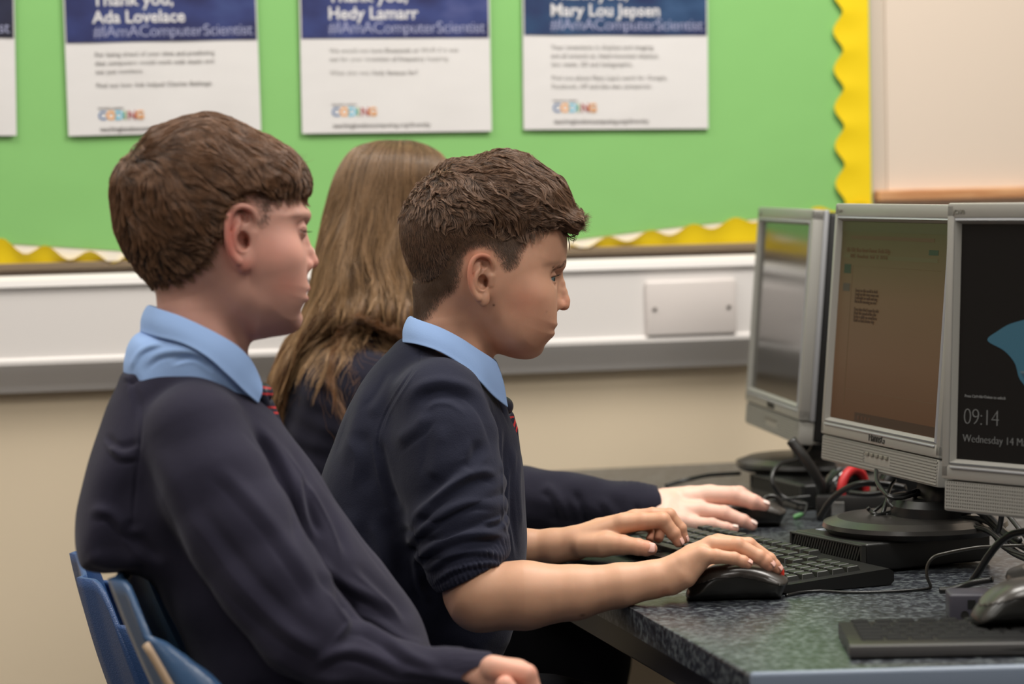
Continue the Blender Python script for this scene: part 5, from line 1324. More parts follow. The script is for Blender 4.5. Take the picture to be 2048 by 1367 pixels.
# shirt showing between collar and jumper
sh_b = Sil(spline([(249, 752), (252, 705), (264, 676), (284, 662), (320, 655), (400, 662), (455, 706), (500, 748), (526, 800), (534, 860), (400, 900), (270, 840)], 6, True))
WSB = [(280, 672, 80, 30), (280, 700, 100, 34), (350, 700, 128, 40), (450, 740, 128, 44), (300, 780, 110, 50), (450, 820, 120, 50), (510, 800, 70, 40)]
def shirt_b(P):
    W, D = wmap(P[:, 0], P[:, 1], WSB, 40); f = inflate(P, sh_b, W, D, 2.0)
    return smax(f, -chain(P, [(395, 600, 0, 84), (400, 690, 0, 86), (405, 710, 0, 84)]), 4)
V, F = sdf_mesh(shirt_b, (230, 650, -160), (560, 920, 160), 3.0); Nn = vnormals(V, F); Nn = Nn if volume_sign(V, F) > 0 else -Nn
V = strokes(V, Nn, [([(285, 735), (320, 705), (380, 700), (430, 725)], 8, 5), ([(262, 740), (285, 700), (330, 682)], 6, 4), ([(340, 722), (390, 712), (430, 740)], 6, -4)])
emit_mesh('shirt', V, F, FB, m_shirt, left)
collar(FB, [(296, 612, 0), (301, 611, 40), (322, 618, 78), (369, 634, 102), (437, 667, 110), (481, 696, 96), (508, 732, 76), (521, 765, 66)],
       [(282, 664, 0), (290, 665, 52), (318, 672, 98), (369, 685, 128), (414, 710, 140), (455, 747, 132), (490, 782, 108), (515, 804, 82)], m_shirt, left)
tb = lofted(FB, 'tie', [[(290, 664, -40), (284, 668, 0), (294, 668, 60)], [(286, 672, -40), (280, 678, 0), (292, 678, 60)]], m_tie, left, 0.003)
tie_mesh(FB, [[(524, 786, 0, (22, 20, 44))], [(532, 810, 0, 16), (548, 850, 0, 16)], [(505, 752, 50, 10), (520, 785, 40, 11), (530, 810, 26, 11)]],
         [((514, 770), (540, 776)), ((518, 784), (546, 788)), ((524, 812), (552, 815)), ((526, 822), (556, 826))], m_tie_v, left, (485, 730, -60), (580, 880, 80))
def tro_b(P):
    return smin(chain(P, [(560, 1480, 100, 120), (900, 1500, 110, 105), (1050, 1500, 110, 92), (1040, 1900, 100, 70)], 20), chain(P, [(560, 1480, -100, 120), (900, 1500, -110, 105), (1050, 1500, -110, 92), (1040, 1900, -100, 70)], 20), 30)
Vt, Ft = sdf_mesh(tro_b, (400, 1340, -250), (1180, 2100, 250), 14); emit_mesh('trousers', Vt, Ft, FB, m_trouser, left)
# ------------------------------------------------------------------ the girl behind, long fair hair
FG = Frame(760, 480, 3.85)
jg = FG.j
m_skin3 = skin_mat('skin_fair', 0.5); SKG = srgb(232, 190, 172)
skull_g = spline([(860, 330), (878, 370), (882, 410), (890, 440), (880, 470), (876, 500), (866, 530), (840, 548), (790, 540), (750, 500), (712, 470), (688, 420), (688, 370), (712, 320), (760, 296), (810, 296)], 5, True); SG = Sil(skull_g)
def head_g(P):
    f = inflate(P, SG, 92.0, 80.0, 2.2)
    f = smin(f, chain(P, [(765, 500, 0, 58), (768, 600, 0, 64), (765, 680, 0, 74)]), 20)
    n_ = chain(np.stack([P[:, 0], P[:, 1], np.abs(P[:, 2])], 1), [(880, 425, 0, 7), (894, 452, 0, 9), (880, 456, 10, 8)], 4)
    return smin(f, n_, 8)
jg0 = jg; jg = lambda x, y, Y, r=None: jg0(x, y, Y - 0.085, r)
G_fore = [jg(1050, 1000, 3.72, 46), jg(1200, 1010, 3.71, 42), jg(1300, 1018, 3.70, 42)]
G_palm = [[jg(1290, 1018, 3.70, 41), jg(1330, 1019, 3.70, 40)], [jg(1330, 1012, 3.71, 34), jg(1370, 1000, 3.71, 27), jg(1414, 990, 3.71, 20)], [jg(1330, 1005, 3.725, 30), jg(1380, 995, 3.73, 24), jg(1420, 988, 3.735, 19)],
          [jg(1330, 1025, 3.695, 32), jg(1365, 1026, 3.69, 26), jg(1400, 1020, 3.69, 18)], [jg(1330, 1032, 3.68, 30), jg(1360, 1042, 3.675, 22), jg(1388, 1046, 3.672, 15)]]
G_f = [[jg(1414, 990, 3.71, 20), jg(1468, 991, 3.705, 18.5), jg(1506, 1003, 3.70, 15), jg(1529, 1011, 3.70, 11)], [jg(1420, 988, 3.735, 18), jg(1478, 988, 3.74, 16), jg(1512, 1004, 3.74, 13), jg(1530, 1014, 3.74, 10)],
       [jg(1400, 1020, 3.69, 17), jg(1448, 1026, 3.685, 15.5), jg(1486, 1041, 3.68, 13), jg(1504, 1050, 3.68, 10.5)], [jg(1388, 1046, 3.672, 14), jg(1424, 1048, 3.665, 12.5), jg(1452, 1054, 3.662, 10), jg(1470, 1057, 3.66, 8)],
       [jg(1370, 1020, 3.75, 20), jg(1430, 1030, 3.77, 15), jg(1480, 1040, 3.775, 11)]]
armG = lambda P: smin(chain(P, G_fore, 10), hand(P, G_palm, G_f), 6)
V1, F1 = sdf_mesh(head_g, (670, 280, -110), (915, 700, 110), 4); pieces = [(V1, F1, np.tile(SKG, (len(V1), 1)))]
kn = [((*p[:3],), p[3] * 1.1, srgb(226, 158, 140), 0.5) for g in G_f for p in g[1:-1]] + [((*g[-1][:3],), g[-1][3] * 1.6, srgb(228, 150, 138), 0.5) for g in G_f]
pieces.append(limb_piece(armG, G_fore + [p for g in G_f for p in g], 2.2, SKG, kn))
V4, F4 = sdf_mesh(lambda P: ell(P, (740, 880, 0), (100, 240, 130)), (620, 620, -150), (860, 1140, 150), 14); pieces.append((V4, F4, np.tile(SKG, (len(V4), 1))))
jg = jg0
girl = person(FG, pieces, m_skin3, 'pupil with very long light brown hair seen from behind, pale hand on far mouse')
nails(FG, [(g[-2], g[-1], (0.25, -1, 0.35)) for g in (G_f[0], G_f[2], G_f[3])], mat('nail_pale', srgb(242, 214, 204), 0.3), girl)
tor_g = spline([(742, 636), (690, 652), (640, 676), (604, 708), (580, 760), (562, 830), (552, 920), (556, 1030), (570, 1140), (600, 1250), (760, 1290), (850, 1260), (872, 1140), (878, 1020), (882, 900), (875, 800), (860, 720), (820, 668), (790, 640)], 5, True)
STG = Sil(tor_g); WTG = [(760, 660, 70, 30), (680, 700, 150, 60), (850, 740, 120, 60), (740, 800, 175, 85), (600, 900, 150, 80), (740, 1000, 165, 110), (900, 950, 120, 70), (740, 1200, 170, 110)]
slG = [jg(745, 775, 3.76, 74), jg(770, 870, 3.74, 76), jg(815, 960, 3.73, 72), jg(900, 990, 3.67, 66), jg(1050, 998, 3.635, 62), jg(1150, 1004, 3.63, 55), jg(1250, 1014, 3.62, 49), jg(1370, 1020, 3.615, 46)]
cg = np.array(jg(1316, 1020, 3.615), f32)
def sweater_g(P):
    W, D = wmap(P[:, 0], P[:, 1], WTG, 55); f = inflate(P, STG, W, D, 2.1)
    q = P - cg; a = q[:, 0]; th = np.arctan2(q[:, 2], q[:, 1]); s_ = chain(P, slG, 20) - np.clip((a + 70) / 6, 0, 1) * 0.8 * np.sin(a * 0.9)
    f = smin(f, smax(s_, a, 2.5), 26)
    f = smin(f, chain(P, [(750, 775, -130, 70), (800, 950, -150, 66), (1000, 1010, -130, 52)], 20), 26)
    return f + 2.2 * smoothnoise(P, 42, 61)
VG, FGc = sdf_mesh(sweater_g, (520, 620, -260), (1390, 1320, 480), 4.5); NG = vnormals(VG, FGc); NG = NG if volume_sign(VG, FGc) > 0 else -NG
VG = strokes(VG, NG, [([(1060, 940), (1090, 960), (1120, 1030)], 9, 6), ([(1120, 945), (1140, 990), (1150, 1040)], 9, -6), ([(1170, 958), (1200, 1000), (1210, 1050)], 9, 5), ([(1235, 966), (1245, 1010), (1250, 1058)], 6, -4), ([(1060, 1000), (1120, 1010), (1200, 1020)], 12, -5)])
m_knit3 = knit_mat('dark_navy_knit', srgb(32, 31, 43))
swg = emit_mesh('jumper', VG, FGc, FG, m_knit3, girl)
Vt, Ft = sdf_mesh(lambda P: smin(chain(P, [(740, 1280, 80, 100), (980, 1300, 85, 92), (1180, 1310, 80, 76), (1170, 1700, 80, 50)], 15), chain(P, [(740, 1280, -80, 100), (980, 1300, -85, 92), (1180, 1310, -80, 76), (1170, 1700, -80, 50)], 15), 40), (600, 1150, -200), (1290, 1800, 200), 12)
emit_mesh('trousers', Vt, Ft, FG, m_trouser, girl)
out_g = spline([(790, 281), (740, 286), (702, 303), (674, 345), (657, 395), (643, 450), (633, 510), (626, 560), (612, 612), (588, 662), (560, 712), (538, 762), (530, 806), (538, 836), (548, 846), (566, 790), (598, 724), (650, 672), (760, 662), (830, 690), (872, 640), (884, 560), (896, 480), (912, 420), (905, 350), (885, 310), (840, 286)], 6, True)
SOG = Sil(out_g); WG = [(790, 330, 100, 92), (700, 380, 96, 80), (860, 400, 90, 70), (760, 450, 112, 90), (720, 560, 122, 60), (820, 560, 112, 60), (640, 640, 128, 44), (780, 650, 150, 44), (570, 760, 120, 30), (700, 690, 158, 40), (560, 840, 110, 24)]
def hair_g(P):
    W, D = wmap(P[:, 0], P[:, 1], WG, 50); f = inflate(P, SOG, W, D, 2.2)
    q = P @ np.array([[1.2, 0, 0], [0.25, 0.22, 0], [0, 0, 1]], f32)
    return f - (np.abs(smoothnoise(q, 13, 71)) * 6 - 4) * np.clip((P[:, 1] - 330) / 120, 0.15, 1)
VH, FH = sdf_mesh(hair_g, (505, 262, -180), (930, 900, 190), 3.4)
m_hair_g = hair_mat('fair_hair', srgb(84, 62, 42), srgb(206, 166, 122), 0.36, 0.6)
nt = m_hair_g.node_tree
def height_tint(m, base, z0, z1, c0, c1):
    """ends fairer than the roots, as the hair itself is"""
    geo = N(m, 'ShaderNodeNewGeometry'); sp = N(m, 'ShaderNodeSeparateXYZ'); L(m, geo.outputs['Position'], sp.inputs[0])
    mr = N(m, 'ShaderNodeMapRange'); mr.inputs['From Min'].default_value = z0; mr.inputs['From Max'].default_value = z1; L(m, sp.outputs['Z'], mr.inputs[0])
    mx = N(m, 'ShaderNodeMixRGB'); mx.inputs[1].default_value = (*c0, 1); mx.inputs[2].default_value = (*c1, 1); L(m, mr.outputs[0], mx.inputs[0])
    mu = N(m, 'ShaderNodeMixRGB', blend_type='MULTIPLY'); mu.inputs[0].default_value = 1
    src = BS(m).inputs['Base Color'].links[0].from_socket if BS(m).inputs['Base Color'].links else None
    if src is not None: L(m, src, mu.inputs[1])
    else: mu.inputs[1].default_value = (*base, 1)
    L(m, mx.outputs[0], mu.inputs[2]); L(m, mu.outputs[0], BS(m).inputs['Base Color'])
z_top = float(FG.world(np.array((760, 290, 0.)))[2]); z_bot = float(FG.world(np.array((760, 760, 0.)))[2])
height_tint(m_hair_g, None, z_bot, z_top, (1.0, 0.98, 0.94), (0.62, 0.60, 0.62))
m_hb_g = mat('fair_hair_mass', srgb(110, 80, 54), 0.6); height_tint(m_hb_g, srgb(112, 82, 54), z_bot, z_top, (1.0, 0.98, 0.94), (0.7, 0.7, 0.74))
hg = emit_mesh('hair', VH, FH, FG, m_hb_g, girl)
fg_field = Field(lambda P: np.minimum(hair_g(P), sweater_g(P)), (500, 255, -60), (940, 990, 240), 7)
FLG = [(790, 290, -.2, 1, .8), (740, 320, -.5, 1, .5), (840, 300, .3, 1, .8), (680, 420, -.22, 1, 0), (780, 450, 0, 1, .1), (860, 450, 0, 1, 0), (660, 560, -.3, 1, 0), (760, 560, .1, 1, 0), (830, 580, .15, 1, 0), (610, 660, -.55, 1, 0), (700, 640, -.25, 1, 0), (780, 650, .2, 1, 0),
       (560, 760, -.25, 1, 0), (650, 740, -.3, 1, 0), (550, 850, .35, 1, 0), (640, 850, .1, 1, 0), (720, 760, .2, 1, 0), (600, 930, .3, 1, 0), (700, 880, .1, 1, 0)]
def flow_g(P, t):
    d = np.stack(wmap(P[:, 0], P[:, 1], FLG, 40), 1); d[:, 0] += 0.34 * np.sin(P[:, 1] / 26.0 + smoothnoise(P * np.array([1, .3, 1]), 30, 77) * 2.4) * np.clip((P[:, 1] - 380) / 150, 0, 1)
    return d / (np.linalg.norm(d, axis=1, keepdims=True) + 1e-9)
Rt = scatter(VH, FH, 13000, lambda c: (c[:, 2] > -30) * (c[:, 1] < 680) * 1.0, 9)
s1 = comb(fg_field, Rt, rng.uniform(100, 210, len(Rt)), flow_g, 18, 0.3, 5, 0.10, 30, 81, 0.0, 26)
hair_curves('hair_strands', s1, 0.00020, 0.00010, FG, m_hair_g, hg)
Rt = scatter(VH, FH, 3200, lambda c: (c[:, 2] > 20) * (c[:, 1] > 600) * (c[:, 1] < 740) * 1.0, 10)
s2 = comb(fg_field, Rt, rng.uniform(150, 380, len(Rt)), flow_g, 20, 1, 9, 0.85, 48, 91, 0.0, 8)
hair_curves('loose_strands', s2, 0.00016, 0.00008, FG, hair_mat('brown_hair_ends', srgb(62, 44, 32), srgb(158, 112, 72), 0.4), hg)
# ------------------------------------------------------------------ chairs
m_chair = mat('blue_polypropylene', srgb(42, 74, 124), 0.45); bump(m_chair, 700, 0.5, 0.0006, 2, 'voronoi')
m_chair2 = mat('worn_blue_polypropylene', srgb(62, 92, 130), 0.3); bump(m_chair2, 500, 0.3, 0.0005, 2, 'voronoi')
m_bead = mat('worn_edge_reflection', srgb(178, 152, 126), 0.45)  # tan paints the wall's warm reflection on the worn rim
m_leg = mat('chair_leg_steel', srgb(70, 70, 74), 0.4, 0.7)
def chair(pos, yaw, m, label, H=0.80, lean=0.30, fl=0.09):
    """shell chair, seat along +x; pos = middle of the foot of the back"""
    o = empty('school_chair', Matrix.Translation(Vector((pos[0], pos[1], 0))) @ Matrix.Rotation(yaw, 4, 'Z'), label=label, cat='chair', group='blue plastic school chairs')
    SH = 0.44
    # back: wraps forward at its two sides, leans back
    rows = []
    for i in range(25):
        v = i / 24; z = SH + 0.02 + (H - SH - 0.02) * v; x = 0.03 - lean * (z - SH) + 0.06 * (1 - v) ** 2
        hw = 0.205 - 0.03 * v ** 3; row = []
        for k in range(31):
            u = -1 + 2 * k / 30; wing = 0.030 * max(0, (abs(u) - 0.45) / 0.55) ** 1.8
            dz = -0.045 * max(0, (abs(u) - 0.72) / 0.28) ** 2 * v ** 4
            rib = -0.010 * math.exp(-((abs(u) - 0.62) / 0.07) ** 2)
            row.append(Vector((x + wing + rib + 0.014 * (1 if v > .97 else 0) * 0, u * hw, z + dz)))
        rows.append(row)
    lip = [Vector((p.x - 0.008, p.y, p.z + 0.001)) for p in rows[-1]]; lip2 = [Vector((p.x - 0.011, p.y, p.z - 0.012)) for p in rows[-1]]
    b = MB(); b.grid(rows); bk = b.build('backrest', m, o, smooth=True)
    s_ = bk.modifiers.new('thickness', 'SOLIDIFY'); s_.thickness = 0.006; s_.offset = 0
    # side flanges
    for sg in (-1, 1):
        fr = []
        for i in range(25):
            p = rows[i][-1 if sg > 0 else 0]; v = i / 24
            fr.append([Vector((p.x + d * (fl - 0.25 * fl * v ** 3), p.y + sg * (0.004 * math.sin(PI * d)), p.z - 0.03 * d * d * v ** 6)) for d in (0, 0.25, 0.5, 0.75, 1)])
        b = MB(); b.grid(fr); f_ = b.build('side_flange', m, o, smooth=True); s_ = f_.modifiers.new('thickness', 'SOLIDIFY'); s_.thickness = 0.005; s_.offset = 0
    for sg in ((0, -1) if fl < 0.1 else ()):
        MB().tube([r[sg] + Vector((-0.003, 0, 0)) for r in rows[:-1]], 0.0045, 8).build('edge_reflection', m_bead, o, smooth=True)  # bead added along the rim to carry the painted reflection
    rows = []
    for i in range(17):
        t = i / 16; x = 0.06 + 0.37 * t; z = SH + 0.012 - 0.02 * math.sin(PI * min(t * 1.3, 1)) - 0.05 * max(0, t - 0.82) ** 1 * 2
        rows.append([Vector((x, u * (0.20 - 0.02 * t), z + 0.02 * abs(u) ** 4)) for u in np.linspace(-1, 1, 17)])
    b = MB(); b.grid(rows); st = b.build('seat', m, o, smooth=True); s_ = st.modifiers.new('thickness', 'SOLIDIFY'); s_.thickness = 0.006; s_.offset = 0
    for sx, sy in ((0.10, -1), (0.10, 1), (0.36, -1), (0.36, 1)):
        dx = -0.10 if sx < 0.2 else 0.06
        MB().tube([(sx, sy * 0.15, SH - 0.012), (sx + dx * 0.5, sy * 0.18, SH * 0.5), (sx + dx, sy * 0.205, 0.0)], 0.011, 12).build('leg', m_leg, o, smooth=True)
    MB().tube([(0.10, -0.15, SH - 0.014), (0.10, 0.15, SH - 0.014)], 0.010, 10).build('seat_rail', m_leg, o, smooth=True)
    MB().tube([(0.36, -0.15, SH - 0.026), (0.36, 0.15, SH - 0.026)], 0.010, 10).build('seat_rail', m_leg, o, smooth=True)
    return o
yaw_row = math.atan2(WD[1], WD[0])
pA = at(250, 1400, 3.15); pB = at(400, 1500, 2.78)
chair((-0.470, 3.20), 0.19, m_chair, 'textured blue plastic chair with ribbed back, farther and left of the faded one', H=0.752, lean=0.17, fl=0.12)
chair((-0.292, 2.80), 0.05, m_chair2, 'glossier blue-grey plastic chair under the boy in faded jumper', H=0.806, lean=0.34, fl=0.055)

# ------------------------------------------------------------------ mini computers under the screens
m_pc = mat('pc_black_metal', (0.012, 0.012, 0.012), 0.38); bump(m_pc, 900, 0.15, 0.0003)
m_pcf = mat('pc_front_grey', srgb(84, 82, 80), 0.4, 0.3)
def mini_pc(corner, e1, e2, L1, L2, h, label, z0=ZT, slots=26):
    """corner: near bottom corner; e1 along the front panel, e2 along the side"""
    e1 = nrm((e1[0], e1[1], 0)); e2 = nrm((e2[0], e2[1], 0)); e2 = nrm(e2 - e1 * np.dot(e1, e2))
    M = basis((corner[0], corner[1], z0), e1, e2, (0, 0, 1)); o = empty('mini_computer', M, label=label, cat='computer', group='small black desktop computers under the monitors')
    MB().box((0, 0.006, 0.003), (L1, L2, h), 0.003, 3).build('case', m_pc, o, angle=0.7)
    MB().box((0.001, 0.0005, 0.002), (L1 - 0.001, 0.007, h * 0.36), 0.001).build('front_strip', m_pcf, o)
    fr = MB(); z1 = h * 0.38; z2 = h - 0.001
    fr.box((0, 0, z1), (L1, 0.006, z1 + 0.0015), 0.0005); fr.box((0, 0, z2 - 0.0025), (L1, 0.006, z2), 0.0008); fr.box((0, 0, z1), (0.004, 0.006, z2), 0.0005); fr.box((L1 - 0.004, 0, z1), (L1, 0.006, z2), 0.0005)
    fr.build('vent_frame', m_pcf2, o)
    sl = None; me = None
    for i in range(slots):
        x = 0.006 + (L1 - 0.012) * (i + 0.5) / slots; wd = (L1 - 0.012) / slots * 0.28
        if me is None:
            sl = MB(); zz = z2 - z1 - 0.003
            for s_ in (0,):
                vs = [(-wd - 0.0045, 0.001, 0), (wd - 0.0045, 0.001, 0), (wd + 0.0045, 0.001, zz), (-wd + 0.0045, 0.001, zz)]
                A_ = [sl.bm.verts.new(v) for v in vs]; B_ = [sl.bm.verts.new((v[0], 0.006, v[2])) for v in vs]
                sl.bm.faces.new(A_); sl.bm.faces.new(B_[::-1])
                for k in range(4): sl.bm.faces.new((A_[k], A_[(k + 1) % 4], B_[(k + 1) % 4], B_[k]))
            s0 = sl.build('vent_slat', m_pcf2, o, M=Matrix.Translation((x, 0, z1 + 0.0015))); me = s0.data
        else:
            s1_ = bpy.data.objects.new('vent_slat', me); C.objects.link(s1_); s1_.parent = o; s1_.matrix_basis = Matrix.Translation((x, 0, z1 + 0.0015))
    MB().box((0.012, -0.0006, h * 0.12), (0.030, 0.001, h * 0.26), 0.0004).build('port', m_black, o)
    MB().box((0.042, -0.0006, h * 0.12), (0.058, 0.001, h * 0.26), 0.0004).build('port', m_black, o)
    MB().lathe([(0.0028, 0), (0.0028, 0.001)], 12).build('power_button', m_black, o, M=Matrix.Translation((L1 - 0.012, 0, h * 0.2)) @ Matrix.Rotation(PI / 2, 4, 'X'))
    return o
m_pcf2 = mat('pc_vent_black', (0.03, 0.03, 0.028), 0.35)
q2 = onz(1724, 1150); q1 = onz(1580, 1119); q3 = onz(1994, 1139)
PCH = 0.035
mini_pc(q1, q2 - q1, q3 - q2, float(np.linalg.norm(q2 - q1)), 0.176, PCH, 'small black computer with slanted vents beneath the middle monitor')
g2 = onz(1640, 1030); g1 = onz(1440, 1018)
mini_pc((0.33, 3.98), (0.30, -0.954), (0.954, 0.30), 0.18, 0.175, PCH, 'small black computer beneath the far monitor by the wall')
# black box behind, between the two screens
pcb = MB().box((0, 0, 0), (0.17, 0.12, 0.034), 0.003, 2).build('power_adapter', m_black, M=basis(onz(1632, 1042, ZT), nrm((0.95, -0.25, 0)), nrm((0.25, 0.95, 0)), (0, 0, 1)), angle=0.7)
tag(pcb, 'flat black box lying behind the headset', 'power adapter')
MB().box((0.02, -0.0015, 0.008), (0.038, 0.002, 0.026), 0.001).build('metal_socket', mat('socket_metal', (0.6, 0.6, 0.58), 0.2, 1.0), pcb)

# ------------------------------------------------------------------ keyboards
m_kb = mat('keyboard_black', (0.012, 0.012, 0.012), 0.32); m_key = mat('key_black', (0.013, 0.014, 0.012), 0.42); m_kbgrey = mat('keyboard_grey_edge', srgb(70, 68, 68), 0.5)
m_legend = mat('key_legend', srgb(150, 150, 145), 0.5)
def key_mesh(w_, d, h):
    b = MB(); bm = b.bm; lo = [(0, 0), (w_, 0), (w_, d), (0, d)]; i = 0.0022; hi = [(i, i * .8), (w_ - i, i * .8), (w_ - i, d - i), (i, d - i)]
    A_ = [bm.verts.new((p[0], p[1], 0)) for p in lo]; B_ = [bm.verts.new((p[0], p[1], h)) for p in hi]
    bm.faces.new(A_[::-1]); bm.faces.new(B_)
    for k in range(4): bm.faces.new((A_[k], A_[(k + 1) % 4], B_[(k + 1) % 4], B_[k]))
    bmesh.ops.bevel(bm, geom=[e for e in bm.edges if e.verts[0] in B_ or e.verts[1] in B_], offset=0.0006, segments=1, affect='EDGES')
    return b
def keyboard(M, W, D, label, body, h0=0.010, h1=0.018, kh=0.006, m_key=m_key):
    o = empty('keyboard', M, label=label, cat='keyboard', group='black keyboards on the desk')
    # wedge with a rounded, slightly bowed front lip
    prof = [(0.0, 0.002), (-0.004, 0.006), (-0.003, 0.010), (0.012, h0), (D - 0.006, h1), (D, h1 - 0.004), (D, 0.004), (D - 0.004, 0.0), (0.01, 0.0)]
    b = MB(); b.grid([[Vector((x, p[0] - 0.006 * math.sin(PI * x / W) * (1 if p[0] < 0.02 else 0), p[1])) for p in prof] for x in np.linspace(0, W, 25)], close_u=True)
    for x in (0, W):
        b.bm.verts.ensure_lookup_table()
    n = len(prof); vs = b.bm.verts[:]; b.bm.faces.new(vs[:n]); b.bm.faces.new(vs[-n:][::-1])
    b.build('body', body, o, angle=0.7)
    if kh < 0.004:
        MB().box((-0.001, -0.009, 0.0005), (W + 0.001, 0.003, h0 - 0.001), 0.002, 2).build('front_edge', m_kbgrey, o, angle=0.7)
    for x in (0.0005, W - 0.0035):
        MB().box((x, 0.004, h0 * 0.6), (x + 0.003, D - 0.004, h0 * 0.6 + 0.004), 0.001).build('end_lip', m_kbgrey, o, M=Matrix.Rotation(0.0, 4, 'X'))
    sl = math.atan2(h1 - h0, D - 0.018); T = lambda x, y: Matrix.Translation((x, y, h0 + (y - 0.012) * math.tan(sl) - 0.0005)) @ Matrix.Rotation(sl, 4, 'X')
    u = 0.0190; cache = {}
    def put(x, y, n_):
        w_ = u * n_ - 0.0012
        if n_ not in cache:
            q = key_mesh(w_, 0.0172, kh).build('key', m_key, o, M=T(x, y)); cache[n_] = q.data
        else:
            q = bpy.data.objects.new('key', cache[n_]); C.objects.link(q); q.parent = o; q.matrix_basis = T(x, y)
    x0 = 0.012; y0 = 0.016
    rows = [[1.25, 1.25, 1.25, 5.5, 1.25, 1.25, 1.25, 1.25], [2.25] + [1] * 10 + [2.5], [1.75] + [1] * 11 + [1.5], [1.5] + [1] * 12 + [1.0], [1] * 13 + [1.5]]
    for r, row in enumerate(rows):
        x = x0
        for n_ in row: put(x, y0 + r * u, n_); x += u * n_
    x = x0
    for k in range(13):
        put(x, y0 + 5.25 * u, 1); x += u * (1.12 if k % 4 else 1.25)
    xn = x0 + 15.0 * u
    if W > 0.40:
        xs_ = W - 0.014 - 4 * u
        xm = (xn + xs_) / 2 - 1.5 * u + u * 0.1
        for r, ks in enumerate([(0, 1, 2), (1,), (), (0, 1, 2), (0, 1, 2)]):
            for k in ks:
                if xm + (k + 1) * u < xs_: put(xm + k * u, y0 + r * u, 1)
        for r in range(5):
            for k in range(4 if r > 0 else 3): put(xs_ + k * u + (u if (r == 0 and k > 0) else 0), y0 + r * u, 1 if not (r == 0 and k == 0) else 2)
    return o
P1 = onz(1562, 1190); a_ = nrm((-.40, .917, 0)); b_d = nrm((.917, .40, 0))
keyboard(basis((*(P1 + a_ * 0.435)[:2], ZT + 0.001), -a_, b_d, (0, 0, 1)), 0.435, 0.142, 'black keyboard under the typing hand of the cropped-haired boy', m_kb)
P1 = onz(1700, 1316); ax = nrm((1, -0.03, 0))
keyboard(basis((*P1[:2], ZT + 0.001), ax, nrm((0.03, 1, 0)), (0, 0, 1)), 0.44, 0.130, 'black keyboard with grey front edge lying near the pale desk end', m_kb, h0=0.013, h1=0.014, kh=0.002, m_key=mat('key_matt_black', (0.010, 0.010, 0.010), 0.75, spec=0.15))

# ------------------------------------------------------------------ mice
m_ms = mat('mouse_black', (0.014, 0.014, 0.013), 0.30); m_mt = mat('mouse_charcoal_top', srgb(62, 58, 54), 0.28, spec=0.6); m_red = mat('red_wheel', srgb(226, 60, 44), 0.35)
class Flat:
    s = 2000.0
    def world(s_, V): V = np.asarray(V, float); return np.stack([V[..., 0], V[..., 2], -V[..., 1]], -1) / 2000.0
MF = Flat()
top_c = [(0, -8), (3, -40), (24, -76), (56, -108), (100, -130), (140, -137), (180, -130), (206, -102 - 14), (222, -96), (224, -84), (216, -60), (210, -4)]
msil = Sil(spline([(0, -2), (0, -20), (8, -46), (28, -78), (58, -108), (98, -128), (134, -134), (168, -127), (198, -108), (216, -92), (220, -82), (214, -60), (210, -30), (208, -2)], 5, True) if False else
           np.concatenate([spline([(2, 0), (0, -10), (10, -28), (32, -52), (62, -69), (100, -76), (134, -75), (168, -67), (196, -55), (213, -45), (219, -38), (214, -24), (207, -10), (204, 0)], 6)]), pad=40, step=1.5)
def mouse_f(P):
    W = 60 - 8 * np.exp(-((P[:, 0] - 120) / 40) ** 2); return smax(inflate(P, msil, W, 30.0, 2.6), P[:, 1] + 0.5, 2)
cut = lambda P: P[:, 1] - np.interp(P[:, 0], [0, 30, 60, 110, 150, 190, 219], [-26, -38, -47, -50, -43, -32, -27])
def mouse_top(P): return smax(mouse_f(P) - 1.2, cut(P) + 1.5 + 8 * np.clip(np.abs(P[:, 2]) / 60 - 0.5, -1, 0), 1.5)
def mouse_low(P): return smax(mouse_f(P), -cut(P) - 18, 1)
VT, FT = sdf_mesh(mouse_top, (-12, -150, -75), (232, 12, 75), 3.0); VL, FL_ = sdf_mesh(mouse_low, (-12, -150, -75), (232, 12, 75), 3.0)
def mouse(M, label, wheel, like=None):
    o = empty('computer_mouse', M, label=label, cat='mouse', group='black mice on the desk')
    if like is None:
        emit_mesh('top_shell', VT, FT, MF, m_mt, o); emit_mesh('lower_body', VL, FL_, MF, m_ms, o)
        b = MB(); b.tube([(0.0910 + 0.0122 * math.cos(t), -0.004, 0.0262 + 0.0122 * math.sin(t)) for t in np.linspace(0, 2 * PI, 25)[:-1]], 0.0032, 10, closed=True)
        b.build('scroll_wheel', wheel, o, smooth=True)
        MB().box((0.092, -0.0006, 0.015), (0.1085, 0.0006, 0.0235)).build('button_split', m_black, o, M=Matrix.Translation((0, 0, -0.0)) )
    else:
        for c in like.children:
            q = c.copy(); C.objects.link(q); q.parent = o
            if q.name.startswith('scroll_wheel'):
                q.data = c.data.copy(); q.data.materials[0] = wheel
    return o
def mplace(px, py, yaw, s_=1.0): p = onz(px, py); return Matrix.Translation((p[0], p[1], ZT)) @ Matrix.Rotation(yaw, 4, 'Z') @ Matrix.Scale(s_, 4)
m1 = mouse(mplace(1372, 1197, 0.0), 'black mouse with a red scroll wheel under the tanned hand', m_red)
mouse(mplace(1402, 1053, 0.02), 'black mouse under the pale hand, nearest the back wall', m_black2, m1)
mq = at(1946, 1262, 2.735)
mouse(Matrix.Translation((mq[0], mq[1], ZT + 0.0165)) @ Matrix.Rotation(0.06, 4, 'Z') @ Matrix.Scale(1.12, 4), 'black mouse lying on the grey-edged keyboard, cut by the frame edge', m_black2, m1)
